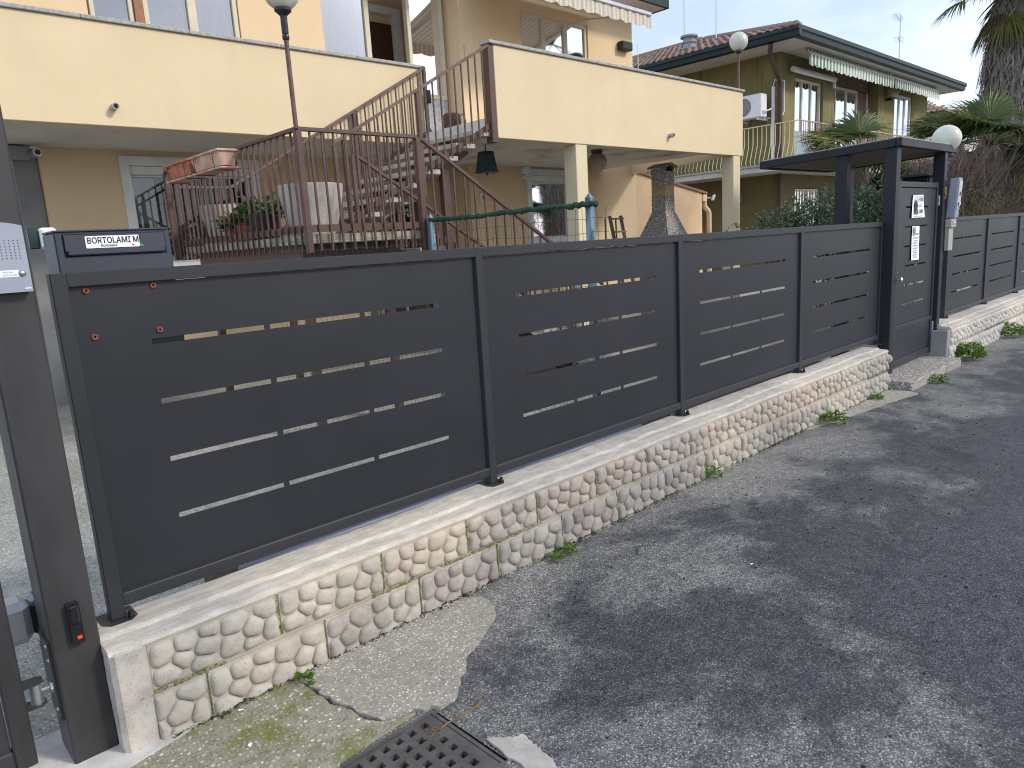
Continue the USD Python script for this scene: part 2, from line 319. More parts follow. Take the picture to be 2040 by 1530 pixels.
def aggregate(name, ground, stones, scale, cover, big=1.2, dark=None, bump=.6, rough=.85, green=None, gradient=False):
    """exposed aggregate: each voronoi cell a chip of its own tone"""
    n = {'g': ('geometry', {}), 'v': ('voronoi_texture', {'scale': scale}), 'sc': ('separate_color', {}), 'r': ('rgb_ramp', {'ramp': stones}), 'r0': ('rgb_ramp', {'ramp': ground}),
         'nz': ('noise_texture', {'scale': big, 'detail': 6, 'roughness': .62}), 'f': ('noise_texture', {'scale': scale*.33, 'detail': 3}),
         'dr': ('rgb_ramp', {'ramp': [(cover, (1, 1, 1)), (cover+.10, (0, 0, 0))]}), 'x': ('mix_color', {}), 'bm': ('bump', {'strength': bump, 'distance': .006}),
         'p': ('principled_bsdf', {'roughness': rough, 'specular_ior_level': .35})}
    l = [('g.position', 'v.vector'), ('g.position', 'nz.vector'), ('g.position', 'f.vector'), ('v.color', 'sc.color'), ('sc.r', 'r.fac'), ('f.fac', 'r0.fac'), ('v.distance', 'dr.fac'), ('dr.color', 'x.fac'), ('r0.color', 'x.a'), ('r.color', 'x.b'),
         ('dr.color', 'bm.height'), ('bm.normal', 'p.normal')]
    out = 'x.result'
    if dark:
        n['dk'] = ('rgb_ramp', {'ramp': dark}); n['mm'] = ('mix_color', {'blend_type': 'multiply', 'fac': 1.0, 'use_clamp': False})
        if gradient:   # grime from traffic grows away from the wall
            n['sx'] = ('separate_xyz', {}); n['mr'] = ('map_range', {'from_min': 2.42, 'from_max': 1.45, 'to_min': -.10, 'to_max': .125, 'clamp': True}); n['ad'] = ('math', {'math_type': 'add'})
            n['mx2'] = ('map_range', {'from_min': 1.6, 'from_max': 3.0, 'to_min': .20, 'to_max': 1.0, 'clamp': True}); n['ml'] = ('math', {'math_type': 'multiply'}); n['mx3'] = ('map_range', {'from_min': 6.5, 'from_max': 9.5, 'to_min': 1.0, 'to_max': .2, 'clamp': True}); n['ml2'] = ('math', {'math_type': 'multiply'})
            n['nz2'] = ('noise_texture', {'scale': 1.0, 'detail': 12, 'roughness': .68, 'distortion': .4}); l[1] = ('g.position', 'nz2.vector')
            n['nz3'] = ('noise_texture', {'scale': 17, 'detail': 6, 'roughness': .7}); n['r3'] = ('rgb_ramp', {'ramp': [(.34, (.70, .70, .71)), (.50, (1, 1, 1)), (.68, (1.22, 1.21, 1.19))]}); n['m3'] = ('mix_color', {'blend_type': 'multiply', 'fac': 1.0, 'use_clamp': False})
            l += [('g.position', 'nz3.vector'), ('nz3.fac', 'r3.fac'), (out, 'm3.a'), ('r3.color', 'm3.b')]; out = 'm3.result'
            l += [('g.position', 'sx.vector'), ('sx.y', 'mr.value'), ('sx.x', 'mx2.value'), ('mr.result', 'ml.value1'), ('mx2.result', 'ml.value2'), ('nz2.fac', 'ad.value1'), ('sx.x', 'mx3.value'), ('ml.value', 'ml2.value1'), ('mx3.result', 'ml2.value2'), ('ml2.value', 'ad.value2'), ('ad.value', 'dk.fac')]
        else: l += [('nz.fac', 'dk.fac')]
        l += [(out, 'mm.a'), ('dk.color', 'mm.b')]; out = 'mm.result'
    if green:
        n['gn'] = ('noise_texture', {'scale': 3.2, 'detail': 6, 'roughness': .7}); n['gr'] = ('rgb_ramp', {'ramp': [(.50, (0, 0, 0)), (.62, (.85,)*3)]}); n['gx'] = ('mix_color', {'b': green})
        l += [('g.position', 'gn.vector'), ('gn.fac', 'gr.fac'), ('gr.color', 'gx.fac'), (out, 'gx.a')]; out = 'gx.result'
    l += [(out, 'p.base_color')]
    mat(name, n, l)
G = lambda v, b=0: (v, v, v*(1+b))
aggregate('asphalt', [(.3, G(.085)), (.7, G(.15))], [(0, G(.05)), (.15, G(.10)), (.40, G(.17)), (.70, G(.24)), (.92, G(.31)), (1, G(.46))], 150, .52,
          dark=[(.30, (1.50, 1.46, 1.38)), (.42, (1.22, 1.20, 1.16)), (.49, (.96, .96, .96)), (.55, (.50, .51, .55)), (.60, (.33, .34, .39)), (.66, (.44, .45, .50)), (.73, (.26, .27, .32)), (.9, (.17, .18, .23))], gradient=True, bump=.9, rough=.74)
aggregate('old_concrete', [(.3, (.24, .225, .195)), (.7, (.34, .32, .28))], [(0, (.2, .19, .17)), (.5, (.36, .34, .3)), (.85, (.5, .48, .44)), (1, (.7, .68, .64))], 95, .40, dark=[(.3, (.8, .8, .78)), (.6, (1.1, 1.08, 1.04))])
aggregate('mossy_concrete', [(.3, (.20, .19, .155)), (.7, (.31, .29, .24))], [(0, (.18, .17, .14)), (.6, (.34, .32, .27)), (.9, (.5, .48, .42)), (1, (.72, .7, .64))], 60, .36, dark=[(.3, (.8, .8, .76)), (.6, (1.1, 1.08, 1.0))], green=(.14, .155, .03))
aggregate('yard_paving', [(.3, (.27, .265, .25)), (.7, (.38, .375, .355))], [(0, (.17, .17, .165)), (.5, (.36, .355, .335)), (1, (.60, .59, .56))], 70, .40, dark=[(.35, (.75, .77, .68)), (.6, (1.1, 1.1, 1.08))])
aggregate('washed_stone', [(.3, (.20, .18, .16)), (.7, (.28, .26, .23))], [(0, (.10, .09, .085)), (.4, (.3, .28, .26)), (1, (.62, .60, .57))], 55, .44, big=2)
aggregate('granulate', [(.3, (.20, .18, .16)), (.7, (.28, .26, .235))], [(0, (.10, .085, .075)), (.4, (.30, .275, .25)), (.7, (.46, .43, .40)), (1, (.66, .64, .61))], 48, .45, big=2)

def glass(name, behind, tint=.35, rough=.03):
    M[name] = usdkit.material(stage, '/World/Looks/'+name, {'t': ('transparent_bsdf', {'color': behind}), 'gl': ('glossy_bsdf', {'roughness': rough, 'color': (.80, .82, .88)}), 'f': ('fresnel', {'IOR': 1.6}),
        'a': ('math', {'math_type': 'add', 'value2': tint, 'use_clamp': True}), 'p': ('mix_closure', {})}, [('f.fac', 'a.value1'), ('a.value', 'p.fac'), ('t.BSDF', 'p.closure1'), ('gl.BSDF', 'p.closure2')], surface='p.closure')
glass('pane', (.75, .78, .8), .15)
glass('pane_clear', (.86, .88, .9), -.03)
glass('pane_low', (.80, .84, .82), .0)

def stripes(name, a, b, period, axis='x'):
    mat(name, {'g': ('geometry', {}), 's': ('separate_xyz', {}), 'm': ('math', {'math_type': 'multiply', 'value2': 1/period}), 'fr': ('math', {'math_type': 'fraction'}),
               'r': ('rgb_ramp', {'ramp': [(0, a), (.5, b)], 'interpolate': False}), 'p': ('principled_bsdf', {'roughness': .85, 'sheen_weight': .1})},
        [('g.position', 's.vector'), ('s.'+axis, 'm.value1'), ('m.value', 'fr.value1'), ('fr.value', 'r.fac'), ('r.color', 'p.base_color')])
stripes('awning_green', (.13, .20, .16), (.60, .65, .58), .21)
stripes('awning_cream', (.60, .55, .46), (.45, .40, .33), .115)
stripes('roller_slats', (.42, .42, .48), (.52, .52, .58), .05, 'z')

# ------------------------------------------------------------------ the setting: ground, road, patches, yard
MB().box(-400, 400, -400, 400, -.90, -.32).build(W_, 'ground', 'earth', kind='structure')
def irregular(pts, jit, seed, step=.02):
    p = Polygon(pts).exterior; rng = np.random.default_rng(seed); n = int(p.length/step); out = []
    off = np.convolve(rng.normal(0, 1, n), np.ones(3)/3, 'same')*jit
    c = np.array(Polygon(pts).centroid.coords[0])
    for i in range(n):
        q = np.array(p.interpolate(i*step).coords[0]); d = q-c; out.append(q+d/np.linalg.norm(d)*off[i])
    return Polygon(out).buffer(0)
# the road surface is a gently uneven sheet, finer near the viewer
def road_sheet():
    xs = np.concatenate([np.arange(-30, -1, 1.0), np.arange(-1, 9, .08), np.arange(9, 80, .8)]); ys = np.concatenate([np.arange(-9, .4, .8), np.arange(.4, 2.56, .06), [2.60]])
    X, Y = np.meshgrid(xs, ys, indexing='ij'); P = np.stack([X, Y, np.zeros_like(X)], -1)
    Z = (meshkit.fbm(P*1.3, 4, 3)-.5)*.012+(meshkit.fbm(P*7, 3, 5)-.5)*.005
    P[..., 2] = Z-.002
    hole = None
    n, m = X.shape; idx = np.arange(n*m).reshape(n, m)
    q = np.stack([idx[:-1, :-1], idx[1:, :-1], idx[1:, 1:], idx[:-1, 1:]], -1).reshape(-1, 4)
    cx = P.reshape(-1, 3)[q].mean(1); keep = ~((cx[:, 0] > .91) & (cx[:, 0] < 1.30) & (cx[:, 1] > 1.53) & (cx[:, 1] < 1.91))
    return MB().add(P.reshape(-1, 3), q[keep])
road_sheet().build(W_, 'road', 'asphalt', smooth=True, kind='structure')
# concrete around the wall foot
PATCH = [(1.07, 2.49), (1.29, 2.49), (1.76, 2.49), (1.90, 2.47), (1.98, 2.40), (1.96, 2.31), (1.89, 2.22), (1.73, 2.14), (1.60, 2.07), (1.47, 1.96), (1.40, 1.90), (1.325, 1.91), (1.27, 1.96), (1.15, 2.00), (1.12, 2.07), (1.12, 2.15), (1.09, 2.22)]
MB().flat(irregular(PATCH, .012, 1, .015), -.006, .013).build(W_, 'concrete_patch', 'old_concrete', kind='structure')
MOSSY = [(.47, 2.50), (1.06, 2.50), (1.07, 2.40), (1.08, 2.22), (1.11, 2.14), (1.11, 2.06), (1.14, 1.99), (1.26, 1.95), (.93, 1.93), (.90, 1.2), (.3, 1.2), (.1, 2.0), (.2, 2.40)]
MB().flat(irregular(MOSSY, .008, 2, .02), -.006, .009).build(W_, 'mossy_pavement', 'mossy_concrete', kind='structure')
MB().flat(irregular([(-1.5, 2.43), (.25, 2.41), (.50, 2.44), (.62, 2.46), (.72, 2.495), (.47, 2.52), (.47, 3.05), (-1.5, 3.05)], .010, 3, .02), -.006, .0145).build(W_, 'gateway_concrete', 'smooth_concrete', kind='structure')
MB().flat(irregular([(1.335, 1.66), (1.43, 1.58), (1.42, 1.46), (1.40, 1.39), (1.335, 1.36), (1.325, 1.5), (1.33, 1.58)], .010, 4, .012), -.006, .0085).build(W_, 'concrete_patch', 'pier_concrete', kind='structure')
MB().flat(irregular([(6.2, 2.36), (6.9, 2.26), (7.28, 2.19), (7.33, 2.30), (7.3, 2.48), (5.5, 2.49), (5.7, 2.44)], .02, 5, .05), -.006, .010).build(W_, 'kerb_strip', 'old_concrete', kind='structure')
MB().box(-12, 34, 2.84, 30, -.1, .016).build(W_, 'yard', 'yard_paving', kind='structure')

# loose grit on the road and pebbles showing in the old concrete
def scatter(n, poly, rmin, rmax, zfun, seed, flat=.55, sub=1):
    rng = np.random.default_rng(seed); ico = trimesh.creation.icosphere(subdivisions=sub); b = MB(); x0, y0, x1, y1 = poly.bounds; k = 0
    while k < n:
        x, y = rng.uniform(x0, x1), rng.uniform(y0, y1)
        if not poly.contains(Point(x, y)): continue
        r = rng.uniform(rmin, rmax)*rng.uniform(.7, 1); v = ico.vertices*(r*rng.uniform(.8, 1.3), r*rng.uniform(.7, 1.1), r*flat)
        a = rng.uniform(0, 6.3); c, s = math.cos(a), math.sin(a)
        b.add(np.stack([v[:, 0]*c-v[:, 1]*s+x, v[:, 0]*s+v[:, 1]*c+y, v[:, 2]+zfun], 1), ico.faces); k += 1
    return b
tag(stage.GetPrimAtPath(scatter(1500, Polygon(MOSSY).buffer(-.01), .0022, .0075, .009, 11).build(W_, 'pebbles', 'pebble', smooth=True)), 'pale pebbles set in the mossy pavement beside the drain', 'pebbles', kind='stuff')
tag(stage.GetPrimAtPath(scatter(900, Polygon(PATCH).buffer(-.01), .0015, .0045, .0125, 12).build(W_, 'pebbles', 'pebble', smooth=True)), 'small pale pebbles in the pale concrete patch against the wall', 'pebbles', kind='stuff')
tag(stage.GetPrimAtPath(scatter(420, Polygon([(1.4, .9), (2.0, 2.3), (7, 2.2), (7, .3), (2.2, .3)]), .0025, .008, .002, 13, .7, 0).build(W_, 'grit', 'grit')), 'loose dark grit scattered over the asphalt road', 'grit', kind='stuff')

# ------------------------------------------------------------------ the low walls of cast cobble blocks
SEEDS = [(.09, .26, .95), (.27, .19, .95), (.44, .15, .85), (.645, .24, 1.3), (.89, .17, 1.1), (.235, .58, .62), (.42, .50, 1.0), (.79, .52, 1.05), (.94, .68, .8), (.13, .84, 1.1), (.37, .88, 1.05), (.61, .72, 1.0), (.775, .88, .8)]
def cells(w, h, seed, mirror=False):
    rng = np.random.default_rng(seed)
    P = np.array([(u*w, (1-v)*h) for u, v, _ in SEEDS])+rng.normal(0, .0035, (len(SEEDS), 2)); R = np.array([s[2] for s in SEEDS])*.030
    if mirror: P[:, 0] = w-P[:, 0]
    out = []
    for i in range(len(P)):
        c = sbox(.004, .004, w-.004, h-.004)
        for j in range(len(P)):
            if j == i: continue
            d = P[j]-P[i]; L = np.linalg.norm(d); t = (L*L+R[i]**2-R[j]**2)/(2*L); n = d/L; o = P[i]+n*t; s = np.array([-n[1], n[0]])
            c = c.intersection(Polygon([o+s, o-s, o-s-n*2, o+s-n*2]))
        r = min(.024, math.sqrt(c.area)*.30)
        c = c.buffer(-r-.0004).buffer(r)
        if not c.is_empty and c.area > 2e-4: out.append(max(getattr(c, 'geoms', [c]), key=lambda g: g.area))
    return out
def stone_mesh(poly, x0, y, z0, hmax, seed, n=28, flip=1):
    """a cobble that bulges from the block face (towards -y)"""
    e = poly.exterior; c = np.array(poly.centroid.coords[0]); ring = np.array([e.interpolate(i/n, normalized=True).coords[0] for i in range(n)])
    size = math.sqrt(poly.area); h = min(hmax, size*.50); V, Fc = [], []
    S = (1.0, .985, .93, .83, .67, .45, .2); H = (-.20, .10, .38, .64, .84, .96, 1.0)
    rng = np.random.default_rng(seed); tilt = rng.normal(0, .12, 2)
    for s, k in zip(S, H):
        p = c+(ring-c)*s; q = (p-c)/max(size, 1e-3)
        V.append(np.stack([x0+p[:, 0], y-h*(k+(q@tilt)*k), z0+p[:, 1]], 1))
    V.append(np.array([[x0+c[0], y-h*1.0, z0+c[1]]])); V = np.vstack(V)
    V[:, 1] += (meshkit.noise(V*26, seed)-.5)*.0045
    m = len(S)
    for i in range(m-1):
        for k in range(n): a, b2 = i*n+k, i*n+(k+1) % n; Fc += [(a, b2, b2+n), (a, b2+n, a+n)]
    Fc += [((m-1)*n+k, (m-1)*n+(k+1) % n, m*n) for k in range(n)]
    return V, np.array(Fc)[:, ::(1 if poly.exterior.is_ccw else -1)]
def cobble_wall(name, label, x0, x1, y, yb, ztop, bw, start, kinds_up, kinds_lo, detail_to, smooth_end=True, seed=0):
    w = thing(name, label, 'wall')
    rng = np.random.default_rng(seed)
    mid = ztop*.485; cap0 = ztop-.028
    core = MB().box(x0+(.06 if smooth_end else 0), x1, y+.0075, yb, -.12, cap0-.001)
    core.build(w, 'core', 'block_mortar')
    # cap: trowelled, a little uneven, rising to the back, rounded at the front
    n = int((x1-x0)/.05); xs = np.linspace(x0-(.006 if smooth_end else 0), x1, n); prof = [(y+.016, -.034), (y+.002, -.030), (y-.002, -.020), (y+.002, -.009), (y+.014, -.002), (y+.085, .001), (y+.097, .011), (y+.105, .0125), (yb-.02, .013), (yb, .006), (yb+.002, -.030)]
    V = np.array([[(x, py, ztop+pz) for py, pz in prof] for x in xs]); V[..., 2] += (meshkit.fbm(V*np.array([2.2, 9, 0])+seed, 4, 8)-.5)*.014; V[..., 1] += (meshkit.fbm(V*np.array([5, 0, 0])+3, 4, 9)-.5)*np.where(V[..., 1] < y+.05, .014, np.where(V[..., 1] < y+.11, .045, 0))
    k = len(prof); idx = np.arange(n*k).reshape(n, k)
    b = MB().add(V.reshape(-1, 3), np.stack([idx[:-1, :-1], idx[:-1, 1:], idx[1:, 1:], idx[1:, :-1]], -1).reshape(-1, 4)[:, ::-1])
    for e in (0, n-1): b.add(np.vstack([V[e], V[e].mean(0)]), [(i, (i+1) % k, k) if e == 0 else ((i+1) % k, i, k) for i in range(k)])
    b.build(w, 'cap', 'cap_stone', smooth=28)
    rest = MB(); moss = MB(); ico = trimesh.creation.icosphere(subdivisions=0)
    def mossy(x, yy, z, s):
        moss.add(ico.vertices*(rng.uniform(.6, 1.2, 3)*s)*np.array([1, .6, 1])+np.array([x, yy, z]), ico.faces)
    count = 0
    for course, (za, zb, kinds) in enumerate(((mid+.004, cap0-.002, kinds_up), (-.025, mid-.012, kinds_lo))):
        x = start-(bw*.62 if course else 0); i = 0; yy = y+(.0 if course == 0 else -.004)
        while x < x1-.02:
            a, b2 = max(x+.004, x0 if not smooth_end else start), min(x+bw-.004, x1)
            if b2-a > .08:
                kind = kinds[i % len(kinds)]
                blk = None
                far = a > detail_to
                cs = cells(bw-.008, zb-za, seed+course*7+(i % 3), (i+course) % 4 == 3)
                blk = MB().box(a, b2, yy+.002, yy+.0115, za, zb, .002).build(w, 'block', 'block_mortar' if kind != 'stone_low' else 'block_mortar')
                for ci, c in enumerate(cs):
                    off = x+.004
                    cc = c.intersection(sbox(a-off, -1, b2-off, 1))
                    if cc.is_empty or cc.area < 3e-4 or cc.geom_type != 'Polygon': continue
                    v, f = stone_mesh(cc, off, yy+.004, za, .022 if course == 0 else .023, seed*100+i*13+ci, 28 if a < 3 else 18)
                    if count < 300 and not far: MB().add(v, f).build(blk, 'stone', kind, smooth=True); count += 1
                    else: rest.add(v, f)
                # moss in the joints
                for _ in range(int(rng.integers(20, 120)*(1 if a < 6 else .3))):
                    mossy(b2+.004+rng.normal(0, .0035), yy+.002+rng.uniform(-.010, .004), za+(zb-za)*rng.beta(1.2, 1.2), rng.uniform(.0015, .0042))
            x += bw; i += 1
        for _ in range(int((x1-x0)*(300 if course == 0 else 220))):
            xx = rng.uniform(x0+.06, min(x1, 8)) if x0 < 2 else rng.uniform(x0, x1)
            dens = meshkit.noise(np.array([xx*1.7, 3.3+course, seed]))
            if dens > .45: mossy(xx, yy+rng.uniform(-.010, .006), (za-.006 if course == 0 else .004)+rng.normal(0, .003), rng.uniform(.002, .005))
    if rest.n: rest.build(w, 'stones', kinds_up[0], smooth=True, kind='stuff')
    if moss.n: moss.build(w, 'moss', 'moss', kind='stuff')
    return w
WALL = cobble_wall('cobble_wall', 'low pale wall of cast cobble blocks under the long grey fence, nearer the viewer', .47, 7.36, 2.500, 2.757, .392, .472, .575,
    ['stone_grey', 'stone_grey', 'stone_buff', 'stone_buff', 'stone_pink', 'stone_pink', 'stone_buff', 'stone_pink', 'stone_buff', 'stone_pink', 'stone_pink', 'stone_buff', 'stone_grey', 'stone_grey', 'stone_grey'], ['stone_grey', 'stone_grey', 'stone_low', 'stone_dusky', 'stone_low', 'stone_dusky', 'stone_low', 'stone_dusky', 'stone_low', 'stone_low', 'stone_dusky', 'stone_low', 'stone_low', 'stone_grey', 'stone_grey', 'stone_grey'], 5.8, seed=1)
# the smooth rounded near end of the wall and its far bulging end
def rough_block(c, s, r, amp, seed):
    v, f = cbox(c, s, r); m = trimesh.Trimesh(v, f, process=True); m = trimesh.Trimesh(*trimesh.remesh.subdivide_to_size(m.vertices, m.faces, .022)); m.merge_vertices(); p = m.vertices.copy(); k = (meshkit.fbm(p*13+seed, 4, seed)-.5)*2*amp; m.vertices = p+m.vertex_normals*k[:, None]; return m
MB().tm(rough_block((.523, 2.626, .158), (.118, .268, .456), .016, .004, 3)).build(WALL, 'end_pier', 'pier_concrete', smooth=True)
def bulge_end(w, x, y, ztop, kind, seed):
    rng = np.random.default_rng(seed); ico = trimesh.creation.icosphere(subdivisions=2)
    for zc, hh in ((ztop*.74, .085), (ztop*.24, .085)):
        for k in range(4):
            r = np.array([.035, .055, .050])*rng.uniform(.85, 1.15, 3); c = np.array([x+.002, y+.02+.085*k, zc+rng.normal(0, .025)])
            MB().add(ico.vertices*r+c, ico.faces).build(w, 'end_stone', kind, smooth=True)
bulge_end(WALL, 7.36, 2.50, .392, 'stone_grey', 5)
def foot_dirt(xa, xb, y, n, seed, m, label, rr=(.002, .006)):
    r = np.random.default_rng(seed); b = MB(); ico = trimesh.creation.icosphere(subdivisions=0); k = 0
    while k < n:
        x = r.uniform(xa, xb)
        if meshkit.noise(np.array([x*2.6, seed, .5])) < r.uniform(.2, .7): continue
        s_ = r.uniform(*rr); b.add(ico.vertices*s_*np.array([1.3, 1.0, .5])*r.uniform(.6, 1.3, 3)+np.array([x, y-abs(r.normal(0, .016)), .008+r.uniform(0, .010)]), ico.faces); k += 1
    tag(stage.GetPrimAtPath(b.build(W_, 'foot_dirt', m)), label, 'dirt', kind='stuff')
foot_dirt(.6, 7.3, 2.487, 1500, 71, 'grit', 'dark dirt gathered along the foot of the cobble wall'); foot_dirt(.6, 7.3, 2.489, 1600, 72, 'moss', 'moss growing along the foot of the cobble wall', (.0015, .0045))
WALL2 = cobble_wall('cobble_wall', 'low whitish cobble wall beyond the wicket gate', 9.02, 17.2, 2.430, 2.80, .412, .47, 9.06, ['stone_white', 'stone_white', 'stone_grey'], ['stone_white', 'stone_grey', 'stone_pink', 'stone_white'], 9.3, smooth_end=False, seed=4)
MB().box(8.965, 9.035, 2.437, 2.80, -.02, .375, .006).build(WALL2, 'end_pier', 'grey_render')

# ------------------------------------------------------------------ grey slotted fences
FY = 2.68
def slots(x0, x1, rows, xa, xb, ties, h=.0185, tie=.023):
    out = []
    for z in rows:
        cuts = [xa]+[t for c in ties for t in (c-tie/2, c+tie/2)]+[xb]
        for i in range(0, len(cuts), 2): out.append(sbox(cuts[i], z-h/2, cuts[i+1], z+h/2))
    return out
def fence_run(name, label, posts, zb, first_outer=None):
    t = thing(name, label, 'fence')
    pw = .048; zt = 1.612; zr = 1.566; zl, zl1 = .447, .497
    for i, xc in enumerate(posts):
        MB().box(xc-pw/2, xc+pw/2, FY, FY+.05, zb+.010, zt, .0025).build(t, 'post', 'anthracite_frame')
    for i in range(len(posts)-1):
        a, b = posts[i]+pw/2-.0024, posts[i+1]-pw/2+.0024
        MB().box(a, b, FY+.0003, FY+.0497, zr, zt-.0002, .0025).build(t, 'top_rail', 'anthracite_frame')
        MB().box(a, b, FY+.0003, FY+.0497, zl, zl1, .006).build(t, 'bottom_rail', 'anthracite_frame', smooth=60)
        p = sbox(a+.0045, zl1+.001, b-.0045, zr-.0015).difference(unary_union(slots(a, b, (1.357, 1.142, .927, .711), a+.233, b-.235, (a+.660, a+1.094))))
        MB().sheet(p, FY+.020, FY+.024).build(t, 'panel', 'anthracite')
    for i, xc in enumerate(posts):
        z = zb
        pl = Polygon([(-.058, .078), (-.058, -.015), (-.035, -.048), (.030, -.050), (.058, -.022), (.058, .078)])
        m = trimesh.creation.extrude_polygon(pl, .009, engine='earcut'); v = m.vertices
        MB().add(np.stack([v[:, 0]+xc, v[:, 1]+FY+.012, v[:, 2]+z], 1), m.faces).build(t, 'base_plate', 'anthracite_frame')
        bb = MB().lathe([(.0001, .0), (.012, 0), (.012, .010), (.0085, .014), (.0085, .022), (.004, .026), (.0001, .0265)], (xc+.036, FY-.012, z+.009), 12)
        bb.build(t, 'bolt', 'black_plastic', smooth=30)
    return t
FENCE = fence_run('slotted_fence', 'long anthracite metal fence with horizontal slots, standing on the near cobble wall', [.5525, 2.342, 4.086, 5.858, 7.608], .399)
FENCE2 = fence_run('slotted_fence', 'anthracite slotted metal fence beyond the wicket gate, on the whitish wall', [9.72, 11.40, 13.12, 14.84, 16.56], .42)
for x, z in ((.628, 1.551), (.838, 1.552), (.631, 1.397), (.838, 1.396)):
    MB().lathe([(.0045, .002), (.0045, .0065), (.0085, .0075), (.0105, .005), (.0105, -.002)], (x, FY+.020, z), 16, [(1, 0, 0), (0, 0, 1), (0, -1, 0)]).build(FENCE, 'rusty_screw', 'rust', smooth=30)

MB().box(1.05, 7.3, 2.762, 3.30, -.05, .24).build(W_, 'planting_bed', 'earth', kind='structure')
# conduit lying on the wall behind the fence
pts = [(x, 2.772-.044*abs(math.sin(math.pi*(x-1.02)/1.36)), .396+.020*abs(math.sin(math.pi*(x-1.02)/1.36))) for x in np.arange(1.02, 3.74, .010)]
tag(stage.GetPrimAtPath(MB().tube(pts, [.0095+.0016*(i % 2) for i in range(len(pts))], 10).build(W_, 'conduit', 'conduit', smooth=40)), 'blue grey corrugated conduit lying on the cobble wall under the long fence', 'conduit')

# ------------------------------------------------------------------ swing gate, gate post and its fittings
gp = thing('gate_post', 'tall dark steel gate post at the near end of the cobble wall', 'gate post')
MB().box(.330, .466, 2.577, 2.757, -.02, 2.45, .006).build(gp, 'column', 'gatepost_steel', smooth=30)
hp = MB().sheetx(Polygon([(2.60, .17), (2.70, .17), (2.74, .22), (2.74, .40), (2.70, .45), (2.60, .45)]), .3205, .3295); hp.build(gp, 'hinge_plate', 'gatepost_steel')
for yy, zz in ((2.615, .435), (2.615, .21), (2.72, .42), (2.72, .215), (2.615, .385)):
    MB().sphere((.3205, yy, zz), .0065, 10).build(gp, 'rivet', 'galvanised', smooth=True)
MB().lathe([(.0001, .252), (.019, .252), (.019, .322), (.0001, .322)], (.272, 2.632, 0), 20).build(gp, 'hinge', 'galvanised', smooth=30); hg = gp+'/hinge'
tp = [(.288+.002*i, 2.632, .287) for i in range(18)]
MB().tube(tp, [.0085 if i % 2 else .0098 for i in range(18)], 12).build(hg, 'threaded_rod', 'galvanised', smooth=40)
MB().lathe([(.0001, 0), (.020, 0), (.020, .007), (.0001, .007)], (.3125, 2.632, .287), 6, [(0, 1, 0), (0, 0, 1), (1, 0, 0)]).build(hg, 'nut', 'galvanised')
for z in (.246, .323):
    q = Polygon([(.238, 2.604), (.278, 2.604), (.296, 2.618), (.296, 2.646), (.278, 2.660), (.238, 2.660)])
    MB().flat(q, z, z+.006).build(hg, 'bracket', 'gatepost_steel')
gl = thing('gate_leaf', 'dark steel driveway gate leaf cut off by the left edge of the picture', 'gate')
MB().box(.180, .237, 2.577, 2.627, .075, 1.66, .005).build(gl, 'stile', 'gatepost_steel')
MB().box(-1.9, .179, 2.5775, 2.627, .075, .150, .005).build(gl, 'bottom_rail', 'gatepost_steel')
MB().box(-1.9, .179, 2.5775, 2.627, 1.60, 1.66, .005).build(gl, 'top_rail', 'gatepost_steel')
MB().box(-1.9, .176, 2.594, 2.598, .154, 1.596).build(gl, 'panel', 'gatepost_steel')
go = thing('gate_opener', 'silver gate opener arm behind the dark gate post', 'gate opener')
A = [(0, 1, 0), (0, 0, 1), (1, 0, 0)]
MB().add(*cbox((.141, 2.86, .455), (.362, .12, .150), .024)).build(go, 'housing', 'aluminium', smooth=20)
MB().add(*cbox((.345, 2.86, .455), (.045, .115, .140), .024)).build(go, 'end_cap', 'black_plastic', smooth=20)
MB().box(.33, .36, 2.74, 2.90, .40, .43, .003).build(go, 'bracket', 'gatepost_steel')
# intercom
ic = thing('intercom', 'blue grey entry phone with a call button on the dark gate post', 'intercom')
z0, z1 = 1.566, 1.757
def arch(x0, x1, za, zb, up): return Polygon([(x0, za), (x1, za)]+[(x1+(x0-x1)*i/12, zb+up*math.sin(math.pi*i/12)) for i in range(13)])
P = arch(.345, .4545, z0, z1, .010)
spk = [Point(.4375-.011*i, 1.664+.0085*j).buffer(.0017, 6) for i in range(7) for j in range(7)]
MB().sheet(P.difference(unary_union(spk)), 2.540, 2.545).build(ic, 'front_plate', 'intercom_grey')
MB().sheet(arch(.347, .4525, z0+.002, z1-.002, .010), 2.5465, 2.5765).build(ic, 'housing', 'intercom_grey')
MB().sheet(P.buffer(-.003), 2.5452, 2.5463).build(ic, 'speaker_grille', 'black_plastic')
MB().box(.352, .426, 2.5388, 2.5398, 1.611, 1.6305).build(ic, 'name_strip', 'paper')
ink = MB().text('OFFICINA', .0045, .3860, 2.5386, 1.6225, False, .0004, .026); ink.text('BORTOLAMI', .0045, .3860, 2.5386, 1.6145, False, .0004, .034); ink.build(ic, 'lettering', 'ink_grey')
AY = [(1, 0, 0), (0, 0, 1), (0, -1, 0)]
MB().lathe([(.0095, 0), (.0095, .003), (.0078, .0045), (.0072, .002), (.0072, 0)], (.4345, 2.5398, 1.6205), 24, AY).build(ic, 'button_ring', 'galvanised', smooth=40)
MB().lathe([(.0068, 0), (.0062, .004), (.003, .0052), (.0001, .0055)], (.4345, 2.5398, 1.6205), 24, AY).build(ic, 'button', 'galvanised', smooth=40)
MB().box(.4345, .4505, 2.5385, 2.5398, 1.5745, 1.578).build(ic, 'maker_mark', 'white_plastic')
pc = thing('photocell', 'black gate photocell with a small red mark on the dark post', 'photocell')
MB().sheet(sbox(.3905, .438, .4155, .567).buffer(.005, 6), 2.552, 2.5765).build(pc, 'housing', 'black_plastic')
